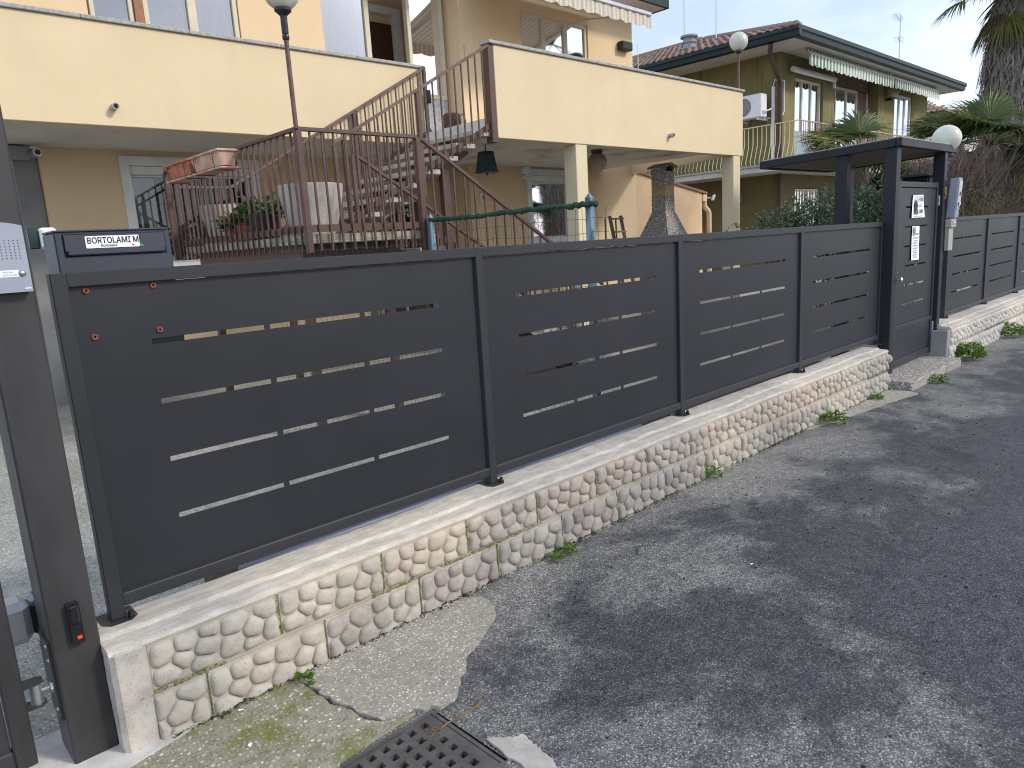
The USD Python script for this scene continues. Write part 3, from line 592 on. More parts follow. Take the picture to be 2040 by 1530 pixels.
MB().add(*cbox((.403, 2.5475, .535), (.025, .010, .062), .004)).build(pc, 'lens', 'black_plastic', smooth=20)
MB().box(.400, .4135, 2.5500, 2.5516, .4495, .4605).build(pc, 'red_mark', 'red_led')

# ------------------------------------------------------------------ mailbox
mb = thing('mailbox', 'dark blue metal mailbox with a name sticker behind the fence top', 'mailbox')
by = 2.738
MB().box(.572, .932, by, by+.16, 1.30, 1.742, .004).build(mb, 'body', 'mailbox_paint')
MB().box(.5715, .9325, by-.0008, by+.1605, 1.7432, 1.7495, .002).build(mb, 'lid', 'mailbox_paint')
MB().box(.594, .915, by-.0012, by-.0003, 1.662, 1.736).build(mb, 'slot_recess', 'dark_gap')
MB().add(*cbox((.7545, by-.004, 1.7065), (.315, .006, .054), .002)).build(mb, 'flap', 'mailbox_paint')
MB().add(*cbox((.7545, by-.007, 1.6740), (.306, .012, .016), .004)).build(mb, 'flap_lip', 'mailbox_paint', smooth=20)
st = sbox(.659, 1.688, .826, 1.7275).buffer(-.004).buffer(.004)
MB().sheet(st, by-.0082, by-.0074).build(mb, 'sticker', 'paper')
_k = .168/(meshkit.text_mesh('BORTOLAMI M:', .0195, .0006, True).vertices[:, 0].max())
for _b, _o, _m in ((True, 0, 'ink'),):
    _t = meshkit.text_mesh('BORTOLAMI M:', .0195, .0006, _b).vertices[:, 0].max()*_k
    MB().text('BORTOLAMI M:', .0195, .6625+_o*.7, by-.0084-_o, 1.7035, _b, .0006, _t).build(mb, 'lettering', _m)
MB().text('Bortolami', .0075, .704, by-.0086, 1.6920, True, .0004, .050).build(mb, 'lettering', 'ink')
MB().box(.800, .808, by-.0088, by-.0083, 1.6925, 1.6965).build(mb, 'red_mark', 'flag_red')
MB().sheet(Polygon([(.826, 1.689), (.840, 1.689), (.828, 1.7)]), by-.0088, by-.0083).build(mb, 'green_mark', 'flag_green')
jb = thing('junction_box', 'small white junction box behind the left end of the mailbox', 'junction box')
MB().add(*cbox((.607, 2.99, 1.735), (.052, .05, .072), .008)).build(jb, 'box', 'white_plastic')
MB().box(.548, .5795, 2.985, 3.005, 1.70, 1.775, .003).build(jb, 'side_plate', 'lantern_green')

# ------------------------------------------------------------------ wicket gate, its canopy and fittings
cp = thing('gate_canopy', 'anthracite canopy roof on steel posts over the wicket gate', 'canopy')
for x, y, zt in ((7.64, 2.59, 2.305), (8.99, 2.56, 2.305), (7.645, 3.06, 2.285), (8.99, 3.55, 2.27)):
    MB().box(x, x+.115 if x < 8 else x+.10, y, y+.115, .02, zt, .005).build(cp, 'post', 'canopy_steel')
def slope(b, pv=3.0):
    for v in b.v: v[:, 2] -= (v[:, 1]-2.55)*.040
    return b
slope(MB().box(7.62, 9.36, 2.545, 2.60, 2.308, 2.386, .006)).build(cp, 'front_beam', 'canopy_steel')
slope(MB().box(7.62, 7.675, 2.602, 3.985, 2.308, 2.386, .006)).build(cp, 'side_beam', 'canopy_steel')
slope(MB().box(9.305, 9.36, 2.602, 3.985, 2.308, 2.386, .006)).build(cp, 'side_beam', 'canopy_steel')
slope(MB().box(7.677, 9.303, 3.93, 3.985, 2.308, 2.386, .006)).build(cp, 'rear_beam', 'canopy_steel')
slope(MB().box(7.63, 9.35, 2.56, 3.97, 2.388, 2.396)).build(cp, 'roof_sheet', 'coping')
for k in range(9):
    slope(MB().box(7.69+k*.18, 7.862+k*.18, 2.61, 3.92, 2.318, 2.336, .003)).build(cp, 'soffit_board', 'grey_wood')
wg = thing('wicket_gate', 'narrow anthracite pedestrian gate with notices and short slots', 'gate')
gx0, gx1, gy = 7.775, 8.972, 2.60
MB().box(gx0, gx0+.05, gy, gy+.045, .125, 1.99, .004).build(wg, 'stile', 'anthracite_frame')
MB().box(gx1-.05, gx1, gy, gy+.045, .125, 1.99, .004).build(wg, 'stile', 'anthracite_frame')
MB().box(gx0+.051, gx1-.051, gy+.0005, gy+.045, 1.935, 1.99, .004).build(wg, 'top_rail', 'anthracite_frame')
MB().box(gx0+.051, gx1-.051, gy+.0005, gy+.045, .125, .195, .004).build(wg, 'bottom_rail', 'anthracite_frame')
MB().box(gx0+.051, gx1-.051, gy+.0005, gy+.045, .500, .552, .004).build(wg, 'middle_rail', 'anthracite_frame')
rows = (1.741, 1.546, 1.349, 1.151, .952, .757)
p = sbox(gx0+.053, .556, gx1-.053, 1.928).difference(unary_union(slots(0, 0, rows, 8.02, 8.685, (8.345,), .017)))
MB().sheet(p, gy+.014, gy+.018).build(wg, 'panel', 'anthracite')
MB().box(gx0+.053, gx1-.053, gy+.014, gy+.018, .199, .496).build(wg, 'kick_panel', 'anthracite')
MB().lathe([(.006, 0), (.006, .03), (.022, .034), (.026, .046), (.016, .056), (.0001, .058)], (7.80, gy-.0005, 1.03), 18, AY).build(wg, 'knob', 'galvanised', smooth=40)
MB().lathe([(.008, 0), (.008, .006), (.0001, .007)], (7.795, gy-.0005, 1.10), 12, AY).build(wg, 'lock', 'brass', smooth=40)
for z in (1.80, .42): MB().box(gx1-.004, gx1+.022, gy-.012, gy+.02, z-.055, z+.055, .005).build(wg, 'hinge', 'galvanised')
# notices taped to the gate
n1 = thing('notice', 'white beware of the dog notice on the wicket gate', 'notice')
def sheetpaper(pts, y, curl):
    """a sheet of paper slightly lifting off: bilinear patch of 4 corners (x,z)"""
    n = 9; V = []
    c = np.array(pts, float)
    for i in range(n):
        for j in range(n):
            u, v = i/(n-1), j/(n-1); q = (1-u)*(1-v)*c[0]+u*(1-v)*c[1]+u*v*c[2]+(1-u)*v*c[3]
            V.append((q[0], y-.002-curl*((2*u-1)**2*.5+(1-v)**3*.5), q[1]))
    V = np.array(V); idx = np.arange(n*n).reshape(n, n); f = np.stack([idx[:-1, :-1], idx[1:, :-1], idx[1:, 1:], idx[:-1, 1:]], -1).reshape(-1, 4)
    W2 = V+np.array([0, .0008, 0])
    return MB().add(V, f).add(W2, f[:, ::-1])
py = gy+.012
MB_ = sheetpaper([(8.150, 1.632), (8.545, 1.632), (8.495, 1.862), (8.180, 1.858)], py, 0.012); MB_.build(n1, 'paper', 'paper', smooth=True)
dx, dz, dy = 8.215, 1.665, py-.0155
dog = Polygon([(0, 0), (.005, .05), (.0, .085), (.012, .115), (.010, .150), (.022, .122), (.034, .126), (.046, .158), (.048, .122), (.060, .095), (.078, .070), (.060, .058), (.072, .03), (.082, 0), (.060, 0), (.052, .035), (.040, .0), (.022, 0), (.024, .04), (.014, .0)])
from shapely import affinity
dog = affinity.scale(dog.buffer(0), 1.45, 1.12, origin=(0, 0))
MB().sheet(affinity.translate(dog, dx, dz), dy, dy+.0008).build(n1, 'dog_picture', 'ink')
for s, xx, zz, ww, hh in (('ATTENTI', 8.348, 1.800, .130, .030), ('AL', 8.385, 1.742, .045, .032), ('CANE', 8.358, 1.680, .115, .034)):
    MB().text(s, hh, xx, dy, zz, True, .0008, ww).build(n1, 'lettering', 'ink')
MB().box(8.20, 8.49, dy, dy+.0008, 1.645, 1.648).build(n1, 'border_line', 'ink_grey'); MB().box(8.20, 8.475, dy, dy+.0008, 1.845, 1.848).build(n1, 'border_line', 'ink_grey')
n2 = thing('notice', 'narrow white printed notice taped below the dog notice on the wicket gate', 'notice')
sheetpaper([(8.195, 1.200), (8.430, 1.196), (8.418, 1.545), (8.200, 1.548)], py, .010).build(n2, 'paper', 'paper', smooth=True)
dy = py-.0135; rng = np.random.default_rng(3)
for k, z in enumerate((1.425, 1.395, 1.372, 1.345, 1.318, 1.290, 1.270, 1.248, 1.226)):
    w = rng.uniform(.10, .16) if k else .17
    MB().box(8.31-w/2, 8.31+w/2, dy, dy+.0008, z, z+.007).build(n2, 'text_line', 'ink_grey')
dog2 = affinity.translate(affinity.scale(dog, .8, .58, origin=(0, 0)), 8.222, 1.452)
MB().sheet(dog2, dy, dy+.0008).build(n2, 'dog_picture', 'ink_grey')
MB().box(8.34, 8.395, dy, dy+.0008, 1.462, 1.474).build(n2, 'text_line', 'ink_grey')
hn = tag(stage.GetPrimAtPath(MB().text('9', .125, 9.000, 2.5585, 1.815, False, .010, .070).build(W_, 'house_number', 'brass')), 'brass house number 9 on the right post of the wicket gate', 'house number')
# street side entry phone, letter slot, hood and globe lamp on the right post
ep = thing('intercom', 'tall silver video entry phone on the right post of the wicket gate', 'intercom')
for b, nm, mt_ in ((MB().box(9.105, 9.265, 2.47, 2.56, 1.605, 2.03, .008), 'housing', 'intercom_grey'), (MB().box(9.118, 9.252, 2.463, 2.4695, 1.70, 1.995, .003), 'front_plate', 'aluminium'), (MB().lathe([(.0001, .004), (.022, .004), (.024, 0)], (9.19, 2.4625, 1.86), 20, AY), 'lens', 'black_plastic'),
                   (MB().box(9.14, 9.165, 2.457, 2.4625, 1.735, 1.765), 'button', 'black_plastic'), (MB().box(9.20, 9.235, 2.457, 2.4625, 1.74, 1.775), 'name_strip', 'paper'), (MB().box(9.19, 9.215, 2.457, 2.4625, 1.71, 1.727), 'button', 'black_plastic')):
    for v in b.v: v[:, 1] -= (v[:, 2]-1.6)*.06; v[:, 0] = 9.105+(v[:, 0]-9.105)*.8
    b.build(ep, nm, mt_)
MB().box(9.106, 9.14, 2.562, 2.66, 1.64, 1.98, .004).build(ep, 'bracket', 'anthracite_frame')
lb = thing('letter_slot', 'beige metal letter slot with long backing plate under the silver entry phone', 'letter box')
MB().box(9.095, 9.245, 2.515, 2.556, 1.252, 1.500, .003).build(lb, 'backing_plate', 'beige_metal')
MB().box(9.085, 9.255, 2.49, 2.556, 1.5015, 1.595, .006).build(lb, 'slot_housing', 'beige_metal')
MB().box(9.115, 9.225, 2.484, 2.4895, 1.53, 1.572, .002).build(lb, 'slot_frame', 'beige_metal')
MB().sphere((9.17, 2.483, 1.55), .012, 12, (1.4, .5, 1)).build(lb, 'knob', 'galvanised', smooth=True)
hd = thing('letter_box_hood', 'flat dark little roof with a box behind the right gate post', 'letter box')
MB().box(8.82, 9.42, 2.66, 2.98, 2.070, 2.092, .003).build(hd, 'roof', 'mailbox_paint')
MB().box(8.90, 8.985, 2.70, 2.95, 1.70, 2.068, .004).build(hd, 'box', 'dark_gap')
cc = thing('cable_coil', 'coiled dark cables hanging beside the right gate post', 'cable')
for z0_ in (1.175, .565):
    for k in range(5):
        q = [(9.105+.10*t/8, 2.585+.002*k, z0_+.05-.018*k+.06*math.sin(math.pi*t/8)-.02*t/8) for t in range(9)]
        MB().tube(q, .0042, 6).build(cc, 'loop', 'cable_black', smooth=True)
MB().box(9.096, 9.125, 2.60, 2.63, .43, 1.25, .003).build(cc, 'duct', 'cable_black')
gl2 = thing('globe_lamp', 'large pale globe lamp on a bracket beside the gate canopy', 'lamp', (9.24, 2.63, 0))
MB().sphere((0, 0, 2.462), .148, 36).build(gl2, 'globe', 'globe_glass', smooth=True)
MB().box(-.149, .045, -.03, .03, 2.20, 2.228, .003).build(gl2, 'bracket', 'anthracite_frame')
MB().lathe([(.0001, 2.229), (.05, 2.229), (.05, 2.262), (.075, 2.28), (.075, 2.315), (.0001, 2.315)], (0, 0, 0), 20).build(gl2, 'socket', 'anthracite_frame', smooth=30)
# the step under the gate
sp = thing('gate_step', 'washed stone doorstep slab under the wicket gate', 'step')
MB().box(7.365, 8.945, 2.285, 3.3, -.05, .086, .008).build(sp, 'slab', 'washed_stone')
MB().box(7.37, 8.94, 2.2815, 2.2845, -.05, .060).build(sp, 'edge', 'step_stone')

# ------------------------------------------------------------------ the yellow house
HS = thing('yellow_house', 'yellow two storey house with long solid balcony parapets behind the long fence', 'house')
YG = 9.95                                   # facade plane
def window(parent, x0, x1, z0, z1, y, frame, panes, fw=.06, cover=None, glassm='pane', depth=.10, coverfrac=1.0, name='window', mull=.05, scallop=None):
    """frame set in the wall, panes, something behind them; parts: window > pane, curtain"""
    f = MB()
    f.box(x0, x0+fw, y, y+depth, z0, z1, .004); f.box(x1-fw, x1, y, y+depth, z0, z1, .004)
    f.box(x0+fw, x1-fw, y+.001, y+depth, z1-fw, z1, .004); f.box(x0+fw, x1-fw, y+.001, y+depth, z0, z0+fw, .004)
    w = (x1-x0-2*fw-(panes-1)*mull)/panes
    for i in range(1, panes): a = x0+fw+i*w+(i-1)*mull; f.box(a, a+mull, y+.002, y+depth, z0+fw, z1-fw, .004)
    wp = f.build(parent, name, frame)
    for i in range(panes):
        a = x0+fw+i*(w+mull)
        MB().box(a, a+w, y+.035, y+.040, z0+fw, z1-fw).build(wp, 'pane', glassm)
        if cover:
            zt = z1-fw; zb = zt-(z1-z0-2*fw)*coverfrac
            n = 30; xs = np.linspace(a+.003, a+w-.003, n); V = []
            for zz in (zt, zb): V += [(x, y+.115+.012*math.sin(x*55), zz) for x in xs]
            MB().add(V, [(k, k+1, n+k+1, n+k) for k in range(n-1)]).build(wp, 'curtain', cover, smooth=True)
        if scallop:
            zt = z1-fw; h = (z1-z0)*.24
            P = Polygon([(a, zt), (a+w, zt)]+[(a+w-w*k/16, zt-h*(.72+.28*math.cos(4*math.pi*k/16))) for k in range(17)])
            MB().sheet(P, y+.052, y+.056).build(wp, 'valance', scallop)
    return wp
# ground floor walls, with the window opening left free
def wall(parent, poly, y0, y1, m, name='wall'): return MB().sheet(poly, y0, y1).build(parent, name, m)
gw = sbox(2.07, 0, 6.30, 3.2).difference(sbox(2.96, 1.62, 4.66, 2.90))
wall(HS, gw, YG, YG+.3, 'wall_ochre')
gw = sbox(8.58, 0, 13.43, 3.2).difference(sbox(10.06, 1.66, 11.45, 2.93))
wall(HS, gw, YG, YG+.3, 'wall_ochre')
MB().box(8.58, 13.43, YG+.30, YG+7, 0, 6.2).build(HS, 'wall', 'wall_ochre')
MB().box(2.07, 6.30, YG+.55, YG+7, 0, 6.2).build(HS, 'inner_wall', 'interior_dark')
MB().box(2.07, 2.16, YG+.301, 12.4, 0, 3.2).build(HS, 'side_wall', 'grey_render')
# recess with the entrance door
MB().box(6.301, 8.579, 10.85, 11.0, 0, 3.2).build(HS, 'wall', 'wall_ochre')
ed = window(HS, 8.02-.95, 8.02+.18, .05, 2.52, 10.80, 'cream_frame', 2, .06, None, 'pane_low', .05, name='entrance_door')
MB().box(7.1, 8.18, 10.842, 10.849, .06, 2.50).build(ed, 'leaf', 'interior_dark')
MB().box(6.4, 7.0, 10.80, 10.849, .05, 2.45).build(HS, 'shutter', 'grey_render')
# grey garage bay at the left
MB().box(-.6, 2.069, 12.4, 12.6, 0, 3.2).build(HS, 'wall', 'pale_panel')
MB().box(1.82, 2.06, 10.02, 12.38, 0, 3.02).build(HS, 'door_jamb', 'grey_render')
for xx, m in ((1.76, 'pale_panel'), (1.70, 'grey_render'), (1.62, 'pale_panel')): MB().box(xx-.045, xx+.008, 10.3+(1.8-xx)*3, 12.38, 0, 3.02, .004).build(HS, 'door_strip', m)
gv = MB().box(1.60, 2.24, 12.2, 12.39, .10, .42).build(HS, 'vent_panel', 'pale_panel')
for k in range(12): MB().box(1.62, 2.22, 12.19, 12.199, .12+k*.024, .132+k*.024).build(gv, 'louvre', 'dark_gap')
# ground floor windows
def surround(x0, x1, z0, z1, t=.11):
    p = sbox(x0, z0, x1, z1).difference(sbox(x0+t, z0+t*.8, x1-t, z1-t))
    return MB().sheet(p, YG-.035, YG+.02).build(HS, 'window_surround', 'white_frame')
surround(2.91, 4.71, 1.55, 2.965); surround(10.0, 11.50, 1.60, 2.985)
w1 = window(HS, 3.02, 4.60, 1.64, 2.75, YG+.10, 'white_frame', 1, .02, None, 'pane_low')
MB().box(3.02, 4.60, YG+.16, YG+.17, 1.66, 2.15).build(w1, 'green_blind', 'interior_green')
MB().box(3.02, 3.35, YG+.20, YG+.21, 2.15, 2.75).build(w1, 'curtain', 'lace_curtain')
MB().box(3.02, 4.60, YG+.02, YG+.13, 2.752, 2.85).build(w1, 'shutter_box', 'white_frame')
MB().box(2.88, 4.74, YG-.09, YG+.05, 1.50, 1.545, .006).build(w1, 'sill', 'white_frame')
w2 = window(HS, 10.12, 11.39, 1.69, 2.76, YG+.10, 'white_frame', 1, .03, None, 'pane')
MB().box(10.15, 11.36, YG+.25, YG+.26, 1.69, 2.72).build(w2, 'blind', 'roller_slats')
MB().box(10.12, 11.39, YG+.02, YG+.13, 2.762, 2.87).build(w2, 'shutter_box', 'white_frame')
# balconies: left deep one and the projecting right one
LB, RB = 8.22, 6.81
MB().box(-6, 6.385, LB+.12, YG-.002, 3.035, 3.16).build(HS, 'balcony_slab', 'soffit')
MB().box(6.302, 12.30, RB+.12, YG-.002, 3.028, 3.16).build(HS, 'balcony_slab', 'soffit_stained')
MB().box(6.386, 8.578, YG, 10.849, 3.035, 3.16).build(HS, 'balcony_slab', 'soffit')
MB().box(-6, 6.38, LB, LB+.12, 3.02, 4.005, .006).build(HS, 'parapet', 'parapet_yellow')
V = np.array([(6.31, RB), (12.41, RB), (12.41, RB+.12), (6.31, RB+.12)])
MB().box(6.40, 12.41, RB, RB+.12, 2.915, 4.005, .006).build(HS, 'parapet', 'parapet_yellow')
MB().flat(Polygon([(12.412, RB+.122), (13.40, YG-.005), (13.28, YG-.005), (12.29, RB+.122)]), 2.95, 4.005).build(HS, 'parapet', 'parapet_yellow')
MB().box(6.31, 6.399, RB+.004, RB+.12, 2.86, 4.03, .004).build(HS, 'parapet_end', 'brown_paint')
for (a, b, y, ov) in ((-6, 6.40, LB, .03), (6.30, 12.44, RB, .03)):
    n = int(round((b-a)/1.05)); L = (b-a)/n
    for k in range(n): MB().box(a+k*L+.002, a+(k+1)*L-.002, y-ov, y+.155, 4.006, 4.045, .006).build(HS, 'coping_slab', 'coping')
def pipe_spout(x, y, z):
    b = MB().lathe([(.024, .09), (.033, .09), (.033, 0)], (x, y, z), 16, AY); b.lathe([(.024, .088), (.024, .01), (.0001, .008)], (x, y, z), 16, AY); b.build(HS, 'drain_spout', 'coping', smooth=30)
pipe_spout(2.44, LB, 3.20); pipe_spout(10.10, RB, 3.14)
for x in (7.86, 12.10): MB().box(x, x+.24, RB+.012, RB+.24, 0, 2.914 if True else 0, .006).build(HS, 'column', 'column_cream')
# upper floor
uw = sbox(-6, 3.16, 5.95, 6.23).difference(sbox(2.84, 3.9, 4.70, 5.75))
wall(HS, uw, YG, YG+.25, 'wall_ochre')
uw = sbox(8.58, 3.2, 13.43, 6.23).difference(sbox(10.06, 4.22, 11.97, 5.80))
wall(HS, uw, YG, YG+.299, 'wall_ochre')
MB().box(5.951, 8.579, 11.3, 11.5, 3.16, 6.23).build(HS, 'wall', 'wall_ochre')
MB().box(5.80, 5.949, YG+.251, 11.3, 3.16, 6.23).build(HS, 'wall', 'wall_ochre')
MB().box(2.5, 5.2, YG+.45, YG+.5, 3.2, 6.0).build(HS, 'inner_wall', 'interior_dark')
window(HS, 2.87, 3.36, 3.92, 5.70, YG+.02, 'cream_frame', 1, .05, 'roller_brown', name='window')
MB().box(3.365, 3.475, YG-.01, YG+.12, 3.92, 5.70, .004).build(HS, 'shutter_edge', 'wood_brown')
window(HS, 3.48, 4.69, 3.92, 5.70, YG+.02, 'cream_frame', 2, .06, 'lace_curtain', coverfrac=1, mull=.11)
# glazed porch
window(HS, 6.08, 7.0, 3.20, 6.0, 10.27, 'cream_frame', 1, .085, 'lace_curtain', name='porch_glazing')
pr = window(HS, 7.74, 8.50, 4.14, 6.0, 10.27, 'cream_frame', 1, .07, 'lace_curtain', name='porch_glazing', scallop='roller_brown', coverfrac=.9)
MB().box(7.745, 8.495, 10.275, 10.36, 3.2, 4.135).build(pr, 'marble_panel', 'marble_panel')
dr = MB().box(7.45, 8.12, 11.24, 11.299, 3.2, 5.55, .01).build(HS, 'wooden_door', 'dark_wood')
for zz in (3.45, 4.55): MB().box(7.56, 8.01, 11.225, 11.2395, zz, zz+.8, .01).build(dr, 'door_panel', 'dark_wood')
MB().box(8.121, 8.30, 11.2, 11.299, 3.2, 5.7).build(HS, 'door_jamb', 'white_frame')
MB().box(7.2, 8.30, 11.2, 11.299, 5.701, 5.82).build(HS, 'door_head', 'white_frame')
MB().box(8.66, 8.70, YG-.03, YG-.002, 4.75, 5.0, .004).build(HS, 'handle', 'cream_frame')
MB().box(8.95, 9.2, YG-.12, YG-.002, 5.92, 6.02, .02).build(HS, 'wall_light', 'cream_pipe')
window(HS, 10.06, 11.97, 4.22, 5.80, YG+.03, 'cream_frame', 3, .07, None, 'pane_clear', mull=.11, scallop='roller_brown')
MB().box(10.10, 11.93, YG+.17, YG+.18, 4.24, 5.78).build(HS, 'roller_shutter', 'roller_slats')
MB().box(8.58, 13.43, YG+7.001, YG+7.2, 0, 6.2).build(HS, 'wall', 'wall_ochre')
# eaves and roof of the house (only the corner shows)
MB().box(-6, 13.74, 9.30, 17.5, 6.235, 6.29).build(HS, 'eave_soffit', 'soffit')
def gutter(parent, pts, r0, m='gutter_green', name='gutter'):
    return MB().tube(pts, r0, 10).build(parent, name, m, smooth=True)
MB().box(-6, 13.80, 9.245, 9.298, 6.225, 6.44, .012).build(HS, 'gutter', 'gutter_green')
MB().box(13.745, 13.80, 9.30, 17.5, 6.225, 6.44, .012).build(HS, 'gutter', 'gutter_green')
MB().sheetx(Polygon([(9.30, 6.30), (17.4, 6.30), (13.4, 7.5)]), -6, 13.74).build(HS, 'roof', 'coping_red')
# annex on the right with its sloping parapet
AN = thing('annex', 'low pinkish lean-to wall with a red coping beside the yellow house', 'annex')
MB().sheet(Polygon([(13.432, 0), (16.16, 0), (16.16, 2.56), (13.432, 2.99)]), YG+.02, YG+3).build(AN, 'wall', 'annex_pink')
MB().sheet(Polygon([(13.435, 2.992), (16.34, 2.535), (16.34, 2.585), (13.435, 3.042)]), YG-.03, YG+3.05).build(AN, 'coping', 'coping_red')
MB().box(16.17, 16.36, YG-.01, YG+.19, 2.36, 2.53, .01).build(AN, 'gutter_box', 'cream_pipe')
pt = [(16.40, YG+.10, 2.37), (16.40, YG+.1, 2.27), (16.42, YG+.09, 2.22), (16.50, YG+.05, 2.13), (16.52, YG+.04, 2.08), (16.52, YG+.04, 0)]
MB().tube(pt, [.062, .062, .062, .062, .062, .062], 14).build(AN, 'downpipe', 'cream_pipe', smooth=40)
fl = thing('floodlight', 'small white floodlight at the end of the pinkish annex', 'lamp')
A2 = np.array([[.5, -.6, -.62], [.77, .64, 0], [.4, -.48, .78]])
MB().obox((16.66, YG+.0, 2.45), (.05, .16, .14), [[.62, -.7, -.35], [.75, .66, 0], [.23, -.26, .94]], .01).build(fl, 'head', 'white_plastic')
MB().box(16.37, 16.62, YG+.02, YG+.05, 2.43, 2.47).build(fl, 'arm', 'grey_render')
# small things on the facade
si = thing('alarm_siren', 'small white alarm siren under the balcony soffit beside the window', 'siren')
MB().lathe([(.0001, .10), (.06, .10), (.085, .07), (.085, 0)], (9.96, YG, 3.0-.04), 18, AY).build(si, 'siren', 'white_plastic', smooth=40)
MB().box(9.89, 10.0, YG-.06, YG-.002, 2.80, 2.87, .01).build(si, 'housing', 'white_plastic')
pq = thing('house_number', 'small white house number 9 plate on the wall under the balcony', 'house number')
MB().box(8.79, 8.925, YG-.02, YG-.002, 2.385, 2.525, .003).build(pq, 'plate', 'white_plastic')
MB().text('9', .075, 8.833, YG-.0225, 2.417, True, .001, .042).build(pq, 'lettering', 'ink')
gb = thing('globe_lamp', 'brownish globe lamp hanging under the right balcony soffit', 'lamp', (9.50, 7.8, 0))
MB().sphere((0, 0, 2.83), .162, 30).build(gb, 'globe', 'globe_brown', smooth=True)
MB().lathe([(.09, 3.027), (.10, 2.99), (.06, 2.965)], (0, 0, 0), 20).build(gb, 'cap', 'brown_paint', smooth=True)
ln = thing('lantern', 'dark green hanging lantern under the balcony beside the staircase', 'lantern', (7.20, 7.95, 2.78))
q4 = lambda a, b, z0, z1: MB().add([(i*s, j*s, z) for z, s in ((z0, a), (z1, b)) for i, j in ((-1, -1), (1, -1), (1, 1), (-1, 1))], [(0, 1, 5, 4), (1, 2, 6, 5), (2, 3, 7, 6), (3, 0, 4, 7)]).add([(i*b, j*b, z1) for i, j in ((-1, -1), (1, -1), (1, 1), (-1, 1))], [(0, 1, 2, 3)]).add([(i*a, j*a, z0) for i, j in ((-1, -1), (1, -1), (1, 1), (-1, 1))], [(3, 2, 1, 0)])
q4(.105, .072, -.13, .13).build(ln, 'glass', 'lantern_glass')
q4(.125, .125, -.145, -.131).build(ln, 'base_plate', 'lantern_green'); q4(.085, .075, .131, .15).build(ln, 'cap', 'lantern_green')
for i in (-1, 1):
    for j in (-1, 1): MB().bar((i*.108, j*.108, -.13), (i*.075, j*.075, .135), .014, .014).build(ln, 'glazing_bar', 'lantern_green')
    MB().tube([(i*.11, 0, -.15), (i*.15, 0, -.155), (i*.165, 0, -.125), (i*.14, 0, -.11)], .005, 6).build(ln, 'scroll', 'lantern_green')
MB().tube([(0, 0, .15), (0, 0, .25)], .008, 6).build(ln, 'chain', 'lantern_green'); MB().tube([(0, 0, -.145), (0, 0, -.19), ], [.02, .004], 8).build(ln, 'finial', 'lantern_green')
sc = thing('security_camera', 'dark security camera at the top of the grey garage bay', 'camera')
MB().lathe([(.045, 0), (.048, .02), (.048, .20), (.0001, .20)], (2.00, 9.62+.2, 2.93), 16, AY).build(sc, 'body', 'grey_render', smooth=30)
MB().lathe([(.030, .215), (.046, .215), (.049, .20)], (2.00, 9.82, 2.93), 16, AY).build(sc, 'rim', 'aluminium', smooth=30)
MB().lathe([(.0001, .212), (.029, .213)], (2.00, 9.82, 2.93), 16, AY).build(sc, 'lens', 'black_plastic')
MB().box(1.55, 1.97, 9.80, 9.94, 2.88, 3.02, .01).build(sc, 'bracket_box', 'ink_grey')
# cream awning of the house
AW = thing('awning', 'cream striped awning with a scalloped valance over the yellow balcony', 'awning')
def awning(t, x0, x1, yb, zb, yf, zf, cloth, bar, drop, per, phase=0, barw=.045):
    n = int((x1-x0)/.08); xs = np.linspace(x0, x1, n); V = []
    for k in range(5):
        u = k/4; V += [(x, yb+(yf-yb)*u, zb+(zf-zb)*u-.03*math.sin(math.pi*u)) for x in xs]
    MB().add(V, [(k*n+i, k*n+i+1, (k+1)*n+i+1, (k+1)*n+i) for k in range(4) for i in range(n-1)]).build(t, 'cloth', cloth, smooth=True)
    MB().box(x0, x1, yf-barw, yf+.01, zf-.02, zf+barw, .01).build(t, 'front_bar', bar)
    m = int((x1-x0)/per*10); xs = np.linspace(x0, x1, m)
    bot = [(x, zf-.02-drop*(.80+.20*abs(math.sin(math.pi*(x-x0)/per))**.7)) for x in xs]
    V = [(x, yf-.012+.008*math.sin(x*29), zf-.018) for x in xs]+[(x, yf-.012+.014*math.sin(x*29+.5), z) for x, z in bot]
    MB().add(V, [(i, m+i, m+i+1, i+1) for i in range(m-1)]).build(t, 'valance', cloth, smooth=True)
    for x in (x0+.25, x1-.25): MB().bar((x, yb, zb-.12), (x, yf, zf-.03), .03, .03).build(t, 'arm', bar)
awning(AW, 8.75, 12.05, 9.85, 5.98, 8.50, 5.635, 'awning_cream', 'aluminium', .22, .34)
MB().box(12.9, 13.25, YG-.16, YG-.002, 5.45, 5.62, .02).build(AW, 'end_bracket', 'gutter_green')
MB().tube([(13.35, 9.75, 5.6), (13.35, 9.74, 4.1)], .006, 6).build(AW, 'crank_rod', 'white_plastic')
# planks leaning against the wall: an old step ladder
ld = thing('step_ladder', 'old grey wooden step ladder leaning by the house wall', 'ladder')
for x0_, x1_ in ((11.60, 11.78), (11.95, 12.12)): MB().bar((x0_, 9.25, 2.04), (x1_+.03, 9.0, .05), .03, .07).build(ld, 'rail', 'grey_wood')
for k in range(7):
    z = 1.98-.26*k; u = (2.04-z)/1.99; MB().box(11.615+.18*u+.01, 11.955+.17*u+.01, 9.18-.24*u, 9.27-.24*u, z-.015, z+.015).build(ld, 'tread', 'grey_wood')
MB().bar((11.98, 9.4, 2.0), (12.32, 9.62, .05), .03, .05).build(ld, 'rear_leg', 'grey_wood'); MB().bar((11.64, 9.4, 2.0), (11.9, 9.62, .05), .03, .05).build(ld, 'rear_leg', 'grey_wood')
